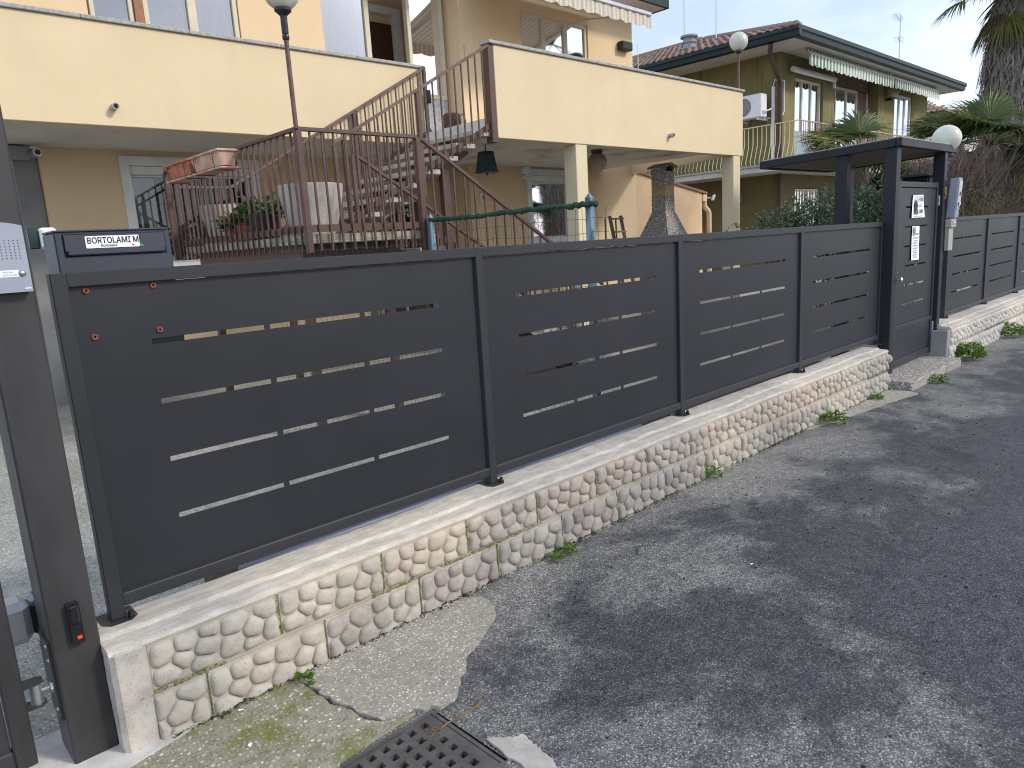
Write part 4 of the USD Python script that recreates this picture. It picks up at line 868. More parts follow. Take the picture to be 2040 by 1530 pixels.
# garden fireplace with its granulate chimney
bq = thing('garden_fireplace', 'granulate garden barbecue with a flared hood and a square chimney', 'barbecue', (11.56, 7.95, 0))
def fr(a, b, z0, z1, m, nm): return MB().add([(i*s, j*s, z) for z, s in ((z0, a), (z1, b)) for i, j in ((-1, -1), (1, -1), (1, 1), (-1, 1))], [(0, 1, 5, 4), (1, 2, 6, 5), (2, 3, 7, 6), (3, 0, 4, 7), (4, 5, 6, 7), (3, 2, 1, 0)]).build(bq, nm, m)
fr(.148, .148, 2.505, 2.80, 'granulate', 'flue'); fr(.146, .146, 2.31, 2.503, 'chimney_band', 'band'); fr(.149, .149, 2.03, 2.308, 'granulate', 'flue'); fr(.37, .15, 1.45, 2.028, 'granulate', 'hood')
fr(.40, .40, .9, 1.1, 'granulate', 'shelf'); fr(.33, .33, 0, .898, 'granulate', 'base')
for i in (-1, 1): MB().box(i*.36-.04, i*.36+.04, -.3, .36, 1.102, 1.449).build(bq, 'cheek', 'granulate')
MB().box(-.10, .10, -.151, -.1485, 2.745, 2.81).build(bq, 'smoke_slot', 'dark_gap')
MB().sheet(Polygon([(-.20, 2.80), (0, 2.86), (.20, 2.80), (.20, 2.83), (0, 2.895), (-.20, 2.83)]), -.2, .2).build(bq, 'cap', 'granulate')

# ------------------------------------------------------------------ outside staircase
ST = thing('outside_staircase', 'brown steel outside staircase with stone treads and a railed landing', 'staircase')
LZ = 1.79
# treads of the upper flight (right ends of the treads measured on the photograph)
tr = [(6.34, 2.99), (6.06, 2.835), (5.775, 2.68), (5.49, 2.52), (5.205, 2.365), (4.92, 2.205), (4.635, 2.05), (4.35, 1.90)]
for x, z in tr: MB().box(x-.33, x, RB+.06, LB-.10, z-.055, z, .006).build(ST, 'tread', 'tread_stone')
MB().bar((6.36, 7.47, 2.875), (4.36, 7.47, 1.76), .16, .17, .004).build(ST, 'stringer', 'brown_paint')
MB().bar((6.40, 6.86, 3.11), (4.05, 6.86, 1.87), .012, .06).build(ST, 'side_bar', 'brown_paint'); MB().bar((6.40, 8.14, 3.20), (4.05, 8.14, 1.93), .012, .06).build(ST, 'side_bar', 'brown_paint')
for x, z in tr: MB().box(x-.3, x-.03, 7.40, 7.54, z-.12, z-.056).build(ST, 'tread_bracket', 'brown_paint')
MB().box(5.92, 6.02, 7.36, 7.46, 0, 2.60, .004).build(ST, 'support_post', 'brown_paint')
# lower flight
t2 = [(4.08+.262*(k+1), LZ-.158*(k+1)) for k in range(10)]
for x, z in t2: MB().box(x-.262, x+.05, 5.50, 6.42, z-.055, z, .006).build(ST, 'tread', 'tread_stone')
MB().bar((4.05, 5.96, LZ-.20), (6.75, 5.96, LZ-.20-2.7*.603), .14, .16, .004).build(ST, 'stringer', 'brown_paint')
MB().bar((4.08, 5.44, LZ+.06), (6.7, 5.44, LZ+.06-2.62*.603), .012, .055).build(ST, 'side_bar', 'brown_paint')
MB().bar((4.08, 6.46, LZ+.04), (6.7, 6.46, LZ+.04-2.62*.603), .012, .055).build(ST, 'side_bar', 'brown_paint')
# landing
MB().box(2.93, 4.06, 5.43, 8.17, LZ-.075, LZ, .006).build(ST, 'landing_slab', 'landing_slab')
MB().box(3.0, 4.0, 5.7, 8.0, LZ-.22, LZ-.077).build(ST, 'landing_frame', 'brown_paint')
MB().box(3.02, 3.99, 5.72, 7.98, LZ-.46, LZ-.222).build(ST, 'landing_shade_block', 'landing_shade')  # added dark block, no real beam: stands in for the shade under the landing
for _x in (3.08, 3.93):
    for _y in (5.85, 7.88): MB().box(_x-.035, _x+.035, _y-.035, _y+.035, 0, LZ-.461, .003).build(ST, 'landing_post', 'brown_paint')
BW = .0155
def railing(p, q, zt0, zt1, zb0, zb1, step, axis, parts='baluster', top=(.04, .03), skip=0, drop=0):
    """top rail p->q in plan; balusters between zt and zb"""
    p, q = np.array(p, float), np.array(q, float); L = np.linalg.norm(q-p); n = int(round(L/step))
    MB().bar((*p, zt0), (*q, zt1), top[0], top[1], .003).build(ST, 'handrail', 'brown_paint_worn' if drop else 'brown_paint')
    for k in range(1, n):
        u = k/n; x, y = p+(q-p)*u; zt = zt0+(zt1-zt0)*u-.014; zb = zb0+(zb1-zb0)*u
        MB().box(x-BW/2, x+BW/2, y-BW/2, y+BW/2, zb, zt).build(ST, parts, 'brown_paint')
RT = 2.603
railing((2.91, 5.40), (4.07, 5.40), RT, RT, 1.655, 1.64, .103, 'x')
railing((2.91, 5.40), (2.91, 8.40), RT, RT, 1.655, 1.655, .115, 'y')
MB().bar((2.93, 5.415, LZ+.045), (4.06, 5.415, LZ+.045), .012, .06).build(ST, 'bottom_rail', 'brown_paint')
MB().bar((2.925, 5.43, LZ+.045), (2.925, 8.17, LZ+.045), .012, .06).build(ST, 'bottom_rail', 'brown_paint')
for x, y, zb in ((2.91, 5.40, 1.64), (4.07, 5.40, 1.0), (2.91, 8.40, 1.66)): MB().box(x-.025, x+.025, y-.025, y+.025, zb, RT-.012, .003).build(ST, 'rail_post', 'brown_paint')
railing((4.09, 5.40), (6.6, 5.40), RT, RT-2.51*.602, 1.66, 1.66-2.51*.602, .125, 'x')
railing((4.09, 6.48), (6.6, 6.48), RT-.01, RT-.01-2.51*.602, 1.62, 1.62-2.51*.602, .125, 'x')
MB().box(4.045, 4.085, 6.46, 6.50, LZ, RT-.02, .003).build(ST, 'rail_post', 'brown_paint')
railing((6.33, RB+.02), (4.08, RB+.02), 3.99, 2.745, 3.02, 1.80, .115, 'x', drop=1)
railing((6.37, LB-.06), (3.50, LB-.06), 4.01, 2.42, 3.10, 1.80, .125, 'x', drop=1)
railing((3.50, LB-.06), (2.95, LB-.06), 2.42, 2.42, LZ, LZ, .125, 'x', drop=1)
for x, y, z0_, z1_ in ((6.36, LB-.06, 3.0, 4.02), (5.2, RB+.02, 2.2, 3.34), (5.2, LB-.06, 2.2, 3.34), (4.08, RB+.02, LZ, 2.73), (4.20, RB+.02, LZ, 2.79), (3.50, LB-.06, LZ, 2.40)):
    MB().box(x-.022, x+.022, y-.022, y+.022, z0_, z1_, .003).build(ST, 'rail_post', 'brown_paint')
MB().box(6.33, 6.42, LB-.11, LB-.062, 3.55, 3.72, .01).build(ST, 'lock_box', 'black_plastic')
# lamp on the landing corner, lamp on the balcony
la = thing('globe_lamp', 'globe lamp on a tall brown pole rising from the staircase landing', 'lamp', (2.905, 5.40, 0))
MB().tube([(0, 0, RT), (0, 0, 3.25)], .018, 12).build(la, 'pole', 'brown_paint_worn', smooth=40)
MB().lathe([(.022, 3.25), (.027, 3.26), (.027, 3.28), (.022, 3.29), (.026, 3.30), (.026, 3.42), (.04, 3.435), (.064, 3.455), (.066, 3.475), (.02, 3.48)], (0, 0, 0), 18).build(la, 'socket', 'black_plastic', smooth=30)
MB().sphere((0, 0, 3.60), .140, 30).build(la, 'globe', 'globe_dirty', smooth=True)
lc = thing('globe_lamp', 'pale globe lamp on a thin brown pole at the right end of the yellow balcony', 'lamp', (12.42, 6.90, 0))
MB().tube([(0, 0, 4.0), (0, 0, 4.68)], .02, 10).build(lc, 'pole', 'brown_paint_worn', smooth=40)
MB().lathe([(.03, 4.67), (.07, 4.69), (.07, 4.72), (.03, 4.73)], (0, 0, 0), 16).build(lc, 'socket', 'black_plastic', smooth=30)
MB().sphere((0, 0, 4.865), .158, 30).build(lc, 'globe', 'globe_glass', smooth=True)
# pots on the landing
def pot(name, label, c, r, h, m, lip=.02):
    t = thing(name, label, 'plant pot', c)
    b = MB().lathe([(.0001, 0), (r*.62, 0), (r*.76, h*.25), (r*.92, h*.65), (r, h*.93), (r, h), (r-lip, h), (r-lip-.01, h*.8), (.0001, h*.78)], n=36)
    b.v[0] += (meshkit.noise(b.v[0]*7)-.5)[:, None]*.008*np.array([1, 1, .3])
    b.build(t, 'pot', m, smooth=45); return t
p1 = pot('concrete_pot', 'big weathered concrete pot at the front corner of the landing', (3.30, 6.0, LZ), .285, .445, 'concrete_pot')
MB().lathe([(.0001, .36), (.25, .37)], n=20).build(p1, 'soil', 'earth')
p2 = pot('concrete_pot', 'second concrete pot further back on the landing', (3.28, 7.83, LZ), .265, .41, 'concrete_pot')
rng = np.random.default_rng(9)
def leaf(b, p, d, L, w, droop=.3, n=3, roll=0):
    """one folded leaf from p along d"""
    d = np.array(d, float); d /= np.linalg.norm(d); s = np.cross(d, (0, 0, 1)); ln_ = np.linalg.norm(s); s = s/ln_ if ln_ > 1e-3 else np.array([1., 0, 0]); u = np.cross(s, d)
    c, si_ = math.cos(roll), math.sin(roll); s, u = s*c+u*si_, u*c-s*si_
    V = []; F_ = []
    for i in range(n+1):
        t = i/n; ww = w*math.sin(math.pi*min(.98, .12+t*.86))**.8*(1 if i < n else .15); q = np.array(p)+d*L*t-np.array([0, 0, 1])*droop*L*t*t
        V += [q-s*ww/2+u*ww*.18, q, q+s*ww/2+u*ww*.18]
    for i in range(n): F_ += [(3*i, 3*i+1, 3*i+4, 3*i+3), (3*i+1, 3*i+2, 3*i+5, 3*i+4)]
    b.add(V, F_)
def tuft(n, r, h, L, w, rng, spread=1.0):
    b = MB()
    for _ in range(n):
        a = rng.uniform(0, 6.28); rr = r*math.sqrt(rng.uniform(0, 1)); p = (rr*math.cos(a), rr*math.sin(a), h*rng.uniform(.15, 1)*(1-.5*(rr/r)**2)); e = rng.uniform(.1, 1.0)
        leaf(b, p, (math.cos(a+rng.normal(0, .8)), math.sin(a+rng.normal(0, .8)), e), L*rng.uniform(.5, 1.15), w*rng.uniform(.6, 1.2), rng.uniform(.1, .6), 2, rng.normal(0, .6))
    return b
for k, (x, y, lab, s, m) in enumerate(((3.10, 6.55, 'dark plastic pot of leafy green plants at the front of the landing row', 1.15, 'dark_pot'), (3.12, 6.95, 'terracotta pot of leafy plants in the middle of the landing row', .9, 'terracotta'), (3.14, 7.32, 'low terracotta pot of small plants at the back of the landing row', .8, 'terracotta'))):
    t = thing('potted_plant', lab, 'potted plant', (x, y, LZ))
    MB().lathe([(.0001, 0), (.10*s, 0), (.13*s, .17*s), (.14*s, .17*s), (.14*s, .20*s), (.12*s, .20*s), (.11*s, .16*s), (.0001, .16*s)], n=20).build(t, 'pot', m, smooth=40)
    b = tuft(130, .17*s, .20*s, .12, .06, rng); [np.add(v, (0, 0, .15*s), out=v) for v in b.v]; b.build(t, 'leaves', 'pot_leaf')
# terracotta troughs hung outside the railing
for k, (yc, lab, m) in enumerate(((6.78, 'terracotta window box hung on the staircase landing rail, the nearer to the lamp pole', 'terracotta_pale'), (7.48, 'orange terracotta window box hung on the landing rail, farther from the lamp pole', 'terracotta'))):
    t = thing('window_box', lab, 'window box', (2.79, yc, 2.45))
    def trough(w0, w1, l0, l1, h, z): return [(i*w, j*l, zz) for zz, w, l in ((z, w0, l0), (z+h, w1, l1)) for i, j in ((-1, -1), (1, -1), (1, 1), (-1, 1))]
    F6 = [(0, 1, 5, 4), (1, 2, 6, 5), (2, 3, 7, 6), (3, 0, 4, 7), (3, 2, 1, 0)]
    MB().add(trough(.062, .085, .29, .32, .125, 0), F6).add(trough(.05, .074, .275, .305, .11, .015), [f[::-1] for f in F6]).build(t, 'trough', m)
    MB().box(-.098, .098, -.335, .335, .118, .138, .004).build(t, 'rim', m); MB().box(-.07, .07, -.29, .29, .1385, .141).build(t, 'soil', 'earth')
    MB().box(-.09, .08, -.33, .33, -.03, -.012, .004).build(t, 'saucer', 'terracotta_pale')
    for j in (-.22, .22): MB().tube([(.12, j, .15), (.09, j, .16), (-.10, j, .10), (-.09, j, -.035), (.09, j, -.035), (.115, j, .05)], .004, 6).build(t, 'wire_bracket', 'black_plastic')
wc = thing('watering_can', 'brown watering can standing at the top of the outside staircase', 'watering can', (6.62, 7.95, 3.162))
MB().lathe([(.0001, 0), (.13, 0), (.12, .22), (.10, .24), (.0001, .24)], n=20).build(wc, 'body', 'brown_paint', smooth=40)
MB().tube([(.11, 0, .2), (.22, 0, .26), (.24, 0, .14), (.13, 0, .05)], .012, 8).build(wc, 'handle', 'brown_paint', smooth=40)
# ------------------------------------------------------------------ green wire mesh fence in front of the staircase
gf = thing('mesh_fence', 'green wire mesh garden fence with a rolled dark net along its top', 'fence')
fx = 4.10
for y, zt in ((5.33, 1.93), (3.45, 1.945)):
    MB().box(fx-.025, fx+.025, y-.025, y+.025, 0, zt-.04, .005).build(gf, 'post', 'green_post'); MB().add([(fx-.025, y-.025, zt-.04), (fx+.025, y-.025, zt-.04), (fx+.025, y+.025, zt-.04), (fx-.025, y+.025, zt-.04), (fx, y, zt)], [(0, 1, 4), (1, 2, 4), (2, 3, 4), (3, 0, 4)]).build(gf, 'post_tip', 'green_post')
ys = np.linspace(3.36, 5.31, 60); rng = np.random.default_rng(5)
MB().tube([(fx-.03+rng.normal(0, .003), y, 1.866+.003*math.sin(y*5)+rng.normal(0, .004)) for y in ys], .015+.011*rng.random(60), 8).build(gf, 'rolled_net', 'green_net', smooth=True)
wv, wh = MB(), MB()
for y in np.arange(3.30, 5.33, .075): wv.tube([(fx+rng.normal(0, .004), y+rng.normal(0, .006), z) for z in (.1, .5, 1.0, 1.4, 1.84)], .0017, 4, False)
for z in np.arange(.16, 1.86, .10): wh.tube([(fx+rng.normal(0, .004), y, z+rng.normal(0, .006)) for y in np.arange(3.28, 5.36, .12)], .0017, 4, False)
for x in np.arange(2.55, 4.1, .05): wv.tube([(x+rng.normal(0, .003), 5.32, z) for z in (.1, .8, 1.72)], .0015, 4, False)
for z in np.arange(.16, 1.74, .075): wh.tube([(x, 5.32, z+rng.normal(0, .004)) for x in np.arange(2.5, 4.12, .12)], .0015, 4, False)
wv.build(gf, 'upright_wires', 'mesh_wire', kind='stuff'); wh.build(gf, 'line_wires', 'mesh_wire', kind='stuff')

# ------------------------------------------------------------------ the olive house next door
NH = thing('olive_house', 'olive two storey house with a tiled hip roof and railed balcony, beyond the yellow house', 'house')
NX, NY, NE, NZ = 19.53, 9.63, 31.3, 6.22
up = sbox(NX, 3.2, NE, NZ).difference(unary_union([sbox(20.40, 3.45, 22.22, 5.68), sbox(23.0, 3.3, 26.48, NZ), sbox(27.95, 4.35, 29.66, 5.92)]))
MB().sheet(up, NY, NY+.25).build(NH, 'wall', 'olive')
MB().sheet(sbox(NX, 0, NE, 3.2).difference(sbox(20.5, 1.2, 22.15, 2.68)), NY+.002, NY+.25).build(NH, 'wall', 'olive_dark')
MB().box(NX, NX+.25, NY+.251, 24, 3.2, NZ).build(NH, 'wall', 'olive'); MB().box(NX, NX+.25, NY+.251, 24, 0, 3.199).build(NH, 'wall', 'olive_dark')
MB().box(NE-.25, NE, NY+.251, 24, 0, NZ).build(NH, 'wall', 'olive')
MB().box(NX+.3, NE-.3, NY+1.3, NY+1.5, 0, NZ).build(NH, 'inner_wall', 'interior_dark')
# roof
EX0, EX1, EY, ZE = 18.34, 32.1, 8.62, 6.42
MB().box(EX0+.06, EX1, EY+.06, 24.5, 6.205, 6.26).build(NH, 'eave_soffit', 'soffit')
MB().sheetx(Polygon([(EY-.01, 6.22), (EY+.12, 6.19), (EY+.14, 6.26), (EY+.14, 6.44), (EY-.05, 6.46), (EY-.06, 6.36), (EY-.02, 6.33)]), EX0, EX1+.05).build(NH, 'gutter', 'gutter_green')
MB().sheet(Polygon([(EX0-.01, 6.22), (EX0+.12, 6.19), (EX0+.14, 6.26), (EX0+.14, 6.44), (EX0-.05, 6.46), (EX0-.06, 6.36), (EX0-.02, 6.33)]), EY-.058, 24.5).build(NH, 'gutter', 'gutter_green')
TP = math.tan(math.radians(17.5)); HA = (EX1-EX0)/2; RZ = ZE+HA*TP; XM = EX0+HA
MB().add([(EX0, EY, ZE), (EX1, EY, ZE), (EX1, 24.5, ZE), (EX0, 24.5, ZE), (XM, EY+HA, RZ), (XM, 24.5, RZ)], np.array([(0, 1, 4), (1, 2, 5), (1, 5, 4), (3, 0, 4), (3, 4, 5), (0, 3, 2), (0, 2, 1), (2, 3, 5)])).build(NH, 'roof', 'coping_red')
def tile_mesh(w, L, h=.045, n=5):
    """half-round clay tile, along +x uphill, width along y"""
    V = []
    for x, s, dz in ((-.01, 1.0, .030), (L, .84, .012)):
        for k in range(n+1): a = math.pi*k/n; V.append((x, -w/2*s*math.cos(a), h*math.sin(a)*s+dz))
        for k in range(n+1): a = math.pi*k/n; V.append((x, -w/2*s*.82*math.cos(a), h*math.sin(a)*s*.75+dz-.006))
    m = 2*(n+1); F_ = [(k, k+1, m+k+1, m+k) for k in range(n)]+[(n+1+k, k, k+1, n+2+k)[::-1] for k in range(n)]
    return np.array(V), F_
up_ = np.array([1, 0, TP]); up_ /= np.linalg.norm(up_); nrm = np.array([-TP, 0, 1.]); nrm /= np.linalg.norm(nrm)
A_ = np.array([up_, [0, 1, 0], nrm]); rng = np.random.default_rng(21); rows_t = []
L_, Wt = .36, .215
for r in range(20):
    for c in range(48):
        y = EY+.10+c*Wt; u = -.04+r*L_; xx = EX0+u*up_[0]
        if xx-EX0 > (y-EY)-.05 or xx > XM: continue
        rows_t.append((math.hypot(xx, y), r, c, xx, y, ZE+u*up_[2]))
rows_t.sort(); rest = MB()
for i, (d, r, c, xx, y, z) in enumerate(rows_t):
    v, f = tile_mesh(Wt*.98, L_*1.12); v = v*(1, 1, rng.uniform(.9, 1.1)); v = v@A_+np.array([xx, y+rng.normal(0, .006), z+rng.normal(0, .004)])
    if i < 300: MB().add(v, f).build(NH, 'roof_tile', 'roof_tile', smooth=50)
    else: rest.add(v, f)
rest.build(NH, 'roof_tiles', 'roof_tile', smooth=50, kind='stuff')
hip = MB()
for k in range(22):
    u = k*.42; a = np.array([EX0+.05+u*.7071, EY+.05+u*.7071, ZE+.05+u*.7071*TP]); b_ = a+np.array([.7071, .7071, .7071*TP])*.45
    MB().tube([a, b_], [.10, .085], 8).build(NH, 'hip_tile', 'roof_tile', smooth=True)
MB().tube([(XM, EY+HA, RZ+.04), (XM, 24.5, RZ+.04)], .10, 8).build(NH, 'ridge', 'roof_tile', smooth=True)
# chimney pot and aerials
cx, cy, cz = 20.7, 13.17, 6.95
MB().lathe([(.20, cz), (.20, cz+.22), (.24, cz+.23), (.24, cz+.27), (.19, cz+.28), (.19, cz+.40), (.23, cz+.41), (.23, cz+.45), (.19, cz+.46), (.19, cz+.56), (.27, cz+.57), (.27, cz+.62), (.0001, cz+.63)], (cx, cy, 0), 16).build(NH, 'chimney', 'ink_grey', smooth=30)
def aerial(name, label, c, h, arms):
    t = thing(name, label, 'aerial', c)
    MB().tube([(0, 0, 0), (0, 0, h)], .022, 6).build(t, 'mast', 'aluminium')
    for z, a, L, n in arms:
        d = np.array([math.cos(a), math.sin(a), .05]); s = np.array([-math.sin(a), math.cos(a), 0])
        MB().tube([-d*.1*L+(0, 0, z), d*L+(0, 0, z)], .012, 5).build(t, 'boom', 'aluminium')
        for k in range(n):
            p = d*L*(.15+.82*k/(n-1))+(0, 0, z); MB().tube([p-s*.15, p+s*.15], .005, 4).build(t, 'element', 'aluminium')
    return t
aerial('aerial', 'thin aerial mast on the olive house roof, left one behind the chimney pot', (22.2, 14.3, 7.2), 2.9, [(2.75, 2.2, .5, 4)])
aerial('aerial', 'taller aerial mast on the olive house roof, right of the chimney pot', (22.0, 13.0, 7.2), 3.1, [(2.9, .4, .6, 5)])
aerial('aerial', 'television aerial with side arms above the right part of the olive roof', (29.0, 9.9, 6.5), 2.15, [(1.95, 3.3, 1.0, 7), (1.25, 3.4, .8, 5)])
# upstairs windows
window(NH, 20.41, 22.21, 3.45, 5.67, NY+.08, 'cream_frame', 3, .07, 'lace_curtain', mull=.07)
MB().box(20.42, 22.20, NY+.02, NY+.06, 3.45, 4.25).build(NH, 'window_panel', 'blue_panel')
MB().box(22.5, 26.48, NY+.90, NY+1.0, 3.2, NZ).build(NH, 'wall', 'olive'); MB().box(26.48, 26.60, NY+.251, NY+1, 3.2, NZ).build(NH, 'wall', 'olive')
window(NH, 23.73, 25.46, 3.4, 5.80, NY+.28, 'cream_frame', 2, .06, 'lace_curtain', mull=.07, scallop='grey_wood')
MB().box(25.50, 26.22, NY+.30, NY+.36, 3.4, 5.80, .01).build(NH, 'roller_door', 'roller_brown'); MB().box(26.23, 26.29, NY+.27, NY+.36, 3.4, 5.80).build(NH, 'door_post', 'cream_frame')
for k in range(3): MB().box(23.73+.86*k, 24.56+.86*k, NY+.28, NY+.34, 5.82, 6.20).build(NH, 'over_panel', 'roller_brown')
window(NH, 27.96, 29.65, 4.36, 5.91, NY+.03, 'white_frame', 3, .06, 'lace_curtain', mull=.08)
gwn = window(NH, 20.5, 22.15, 1.2, 2.67, NY+.05, 'cream_frame', 2, .07, 'interior_dark')
for k in range(9): MB().box(20.6+k*.175, 20.62+k*.175, NY-.02, NY, 1.25, 2.63).build(gwn, 'window_bar', 'rail_cream')
MB().tube([(19.98, NY-.13, 5.79), (22.70, NY-.13, 5.79)], .075, 10).build(NH, 'shade_box', 'white_frame', smooth=40); MB().box(22.62, 22.70, NY-.17, NY-.1, 5.55, 5.72, .01).build(NH, 'shade_end', 'white_frame')
# balcony with the bellied railing along the side and the front
SX, BY = 18.36, 8.46
MB().flat(Polygon([(SX, BY), (NE+.2, BY), (NE+.2, NY-.003), (NX-.003, NY-.003), (NX-.003, 23), (SX, 23)]), 3.06, 3.20).build(NH, 'balcony_slab', 'slab_pale')
for k in range(36): MB().box(SX-.035, SX+.28, BY-.03+k*.4+.003, BY-.03+(k+1)*.4-.003, 3.202, 3.25, .006).build(NH, 'edge_tile', 'coping')
for k in range(32): MB().box(SX+.285+k*.4+.003, SX+.285+(k+1)*.4-.003, BY-.035, BY+.25, 3.202, 3.25, .006).build(NH, 'edge_tile', 'coping')
ZR = 4.24
def belly(p, n_, m):
    """one bar: straight above, kicked out below"""
    p = np.array(p, float); n_ = np.array(n_, float)
    q = [p+(0, 0, ZR), p+(0, 0, 3.80), p+(0, 0, 3.72)+n_*.02, p+n_*.16+(0, 0, 3.33), p+n_*.10+(0, 0, 3.25)]
    return MB().tube(q, .0105, 5).build(NH, 'baluster', m, smooth=True)
for k in range(92): belly((SX+.16, BY+.16+k*.125, 0), (-1, 0, 0), 'rail_cream')
for k in range(1, 96): belly((SX+.16+k*.125, BY+.16, 0), (0, -1, 0), 'rail_rusty')
MB().bar((SX+.16, BY+.14, ZR), (SX+.16, 20.2, ZR), .045, .022).build(NH, 'handrail', 'rail_cream'); MB().bar((SX+.14, BY+.16, ZR), (30.4, BY+.16, ZR), .045, .022).build(NH, 'handrail', 'rail_rusty')
# pipes and cables on the corner
pp = [(18.42, 9.35, 6.18), (18.46, 9.38, 6.02), (18.62, 9.44, 5.88), (19.30, 9.56, 5.52), (19.44, 9.58, 5.36), (19.45, 9.58, 5.2), (19.45, 9.58, .1)]
MB().tube(pp, .062, 12).build(NH, 'downpipe', 'brown_pipe', smooth=40)
MB().box(19.46, 19.528, 9.76, 9.84, 3.3, 5.35, .004).build(NH, 'cable_duct', 'white_plastic')
MB().tube([(19.48, 9.8, 5.35), (19.44, 9.74, 5.50), (19.5, 9.5, 5.44), (19.62, 9.57, 5.2), (19.66, 9.58, 4.7), (19.5, 9.6, 4.45)], .018, 6).build(NH, 'cable', 'white_plastic', smooth=True)
MB().tube([(19.49, 10.25, 5.1), (19.49, 10.25, 4.7), (19.49, 10.18, 4.6), (19.49, 9.88, 4.55)], .022, 6).build(NH, 'cable', 'white_plastic', smooth=True)
ac = thing('air_conditioner', 'white air conditioner outdoor unit on the side wall of the olive house', 'air conditioner', (19.10, 10.28, 4.55))
MB().box(-.18, .17, -.42, .40, 0, .60, .02).build(ac, 'housing', 'white_plastic', smooth=20)
MB().lathe([(.0001, .012), (.215, .012), (.235, 0)], (-.182, .10, .30), 28, [(0, -1, 0), (0, 0, 1), (-1, 0, 0)]).build(ac, 'fan_grille', 'ink_grey')
for r in (.07, .12, .17, .21): MB().tube([(-.198, .10+r*math.cos(t), .30+r*math.sin(t)) for t in np.linspace(0, 6.283, 25)], .006, 5, False).build(ac, 'grille_ring', 'grey_render')
for y in (-.3, .28): MB().box(-.15, .43, y-.02, y+.02, -.06, -.002).build(ac, 'bracket', 'white_plastic')
MB().tube([(-.1, -.43, .15), (-.05, -.50, .14), (.2, -.52, .2), (.42, -.46, .3)], .022, 6).build(ac, 'hose', 'white_plastic', smooth=True)
bk = thing('wall_light', 'small slatted wall light on the lower side wall of the olive house', 'lamp', (19.42, 10.83, 2.36))
MB().box(-.10, .109, -.10, .10, 0, .30, .01).build(bk, 'housing', 'ink_grey')
for k in range(5): MB().box(-.115, -.101, -.11, .11, .02+k*.06, .045+k*.06).build(bk, 'slat', 'white_plastic')
go2 = thing('globe_lamp', 'greyish globe lamp on the olive house wall under its awning', 'lamp', (27.1, NY, 0))
MB().sphere((0, -.22, 5.86), .20, 26).build(go2, 'globe', 'globe_brown', smooth=True); MB().box(-.05, .05, -.24, -.002, 5.58, 5.66, .01).build(go2, 'arm', 'black_plastic')
a1 = thing('awning', 'green and white striped awning over the left part of the olive house balcony', 'awning')
awning(a1, 19.75, 25.84, 9.06, 6.204, 8.95, 6.045, 'awning_green', 'slab_pale', .29, .315, barw=.03)
a2 = thing('awning', 'green and white striped awning over the right end of the olive house balcony', 'awning')
awning(a2, 25.95, 30.3, 9.06, 6.204, 8.95, 6.06, 'awning_green', 'slab_pale', .28, .315, barw=.03)
# far house
FH = thing('far_house', 'distant pale house with a pinkish tiled roof behind the palms', 'house')
MB().box(41, 52, 12.2, 22, 0, 6.6).build(FH, 'wall', 'far_wall')
MB().add([(40.4, 11.6, 6.6), (52.6, 11.6, 6.6), (52.6, 22.6, 6.6), (40.4, 22.6, 6.6), (46.5, 17.1, 9.2)], np.array([(0, 1, 4), (1, 2, 4), (2, 3, 4), (3, 0, 4), (3, 2, 1), (3, 1, 0)])).build(FH, 'roof', 'coping_red')
ft = MB(); sl = np.array([6.1, 0, 2.6]); sl /= np.linalg.norm(sl)
fn = np.array([-2.6, 0, 6.1]); fn /= np.linalg.norm(fn)
for r in range(16):
    for c in range(44):
        y = 11.7+c*.25; u = r*.40; xx = 40.4+u*sl[0]
        if (xx-40.4)/6.1 > min((y-11.6), 22.6-y)/5.5: continue
        v, f = tile_mesh(.25, .45, .06, 3); ft.add(v@np.array([sl, [0, 1, 0], fn])+np.array([xx, y, 6.62+u*sl[2]]), f)
ft.build(FH, 'roof_tiles', 'roof_tile', smooth=50, kind='stuff')
for k in range(3):
    fw = MB().box(40.95, 41.0, 12.7+k*2.4, 13.9+k*2.4, 3.8, 5.9).build(FH, 'shutter', 'white_frame')
    for q in range(7): MB().box(40.93, 40.949, 12.75+k*2.4, 13.85+k*2.4, 3.9+q*.28, 4.08+q*.28).build(fw, 'slat', 'slab_pale')

# ------------------------------------------------------------------ palms, shrub, hedge
def fan(rng, R, nseg=34, spread=2.6, droop=.5, base=(0, 0, 0), d=(0, 0, 1), fold=.5):
    """a fan leaf: narrow folded blades radiating from the hastula"""
    d = np.array(d, float); d /= np.linalg.norm(d); s = np.cross(d, (0, 0, 1)); l = np.linalg.norm(s); s = s/l if l > 1e-3 else np.array([1., 0, 0]); nn = np.cross(s, d)
    b = MB(); base = np.array(base, float)
    for k in range(nseg):
        t = (k/(nseg-1)-.5)*spread+rng.normal(0, .02); e = d*math.cos(t)+s*math.sin(t)-nn*.10*abs(math.sin(t)); L = R*(.72+.28*math.cos(t*.9))*rng.uniform(.88, 1.05); w = R*.052
        sd = np.cross(e, nn); sd /= np.linalg.norm(sd); V = []
        for u, ww in ((.04, .25), (.30, .8), (.55, 1.0), (.80, .55), (1.0, .06)):
            q = base+e*L*u-np.array([0, 0, 1])*droop*R*max(0, u-.35)**1.6*rng.uniform(.7, 1.3)
            V += [q-sd*w*ww/2+nn*w*ww*fold*.5, q, q+sd*w*ww/2+nn*w*ww*fold*.5]
        b.add(V, [(3*i, 3*i+1, 3*i+4, 3*i+3) for i in range(4)]+[(3*i+1, 3*i+2, 3*i+5, 3*i+4) for i in range(4)])
    return b
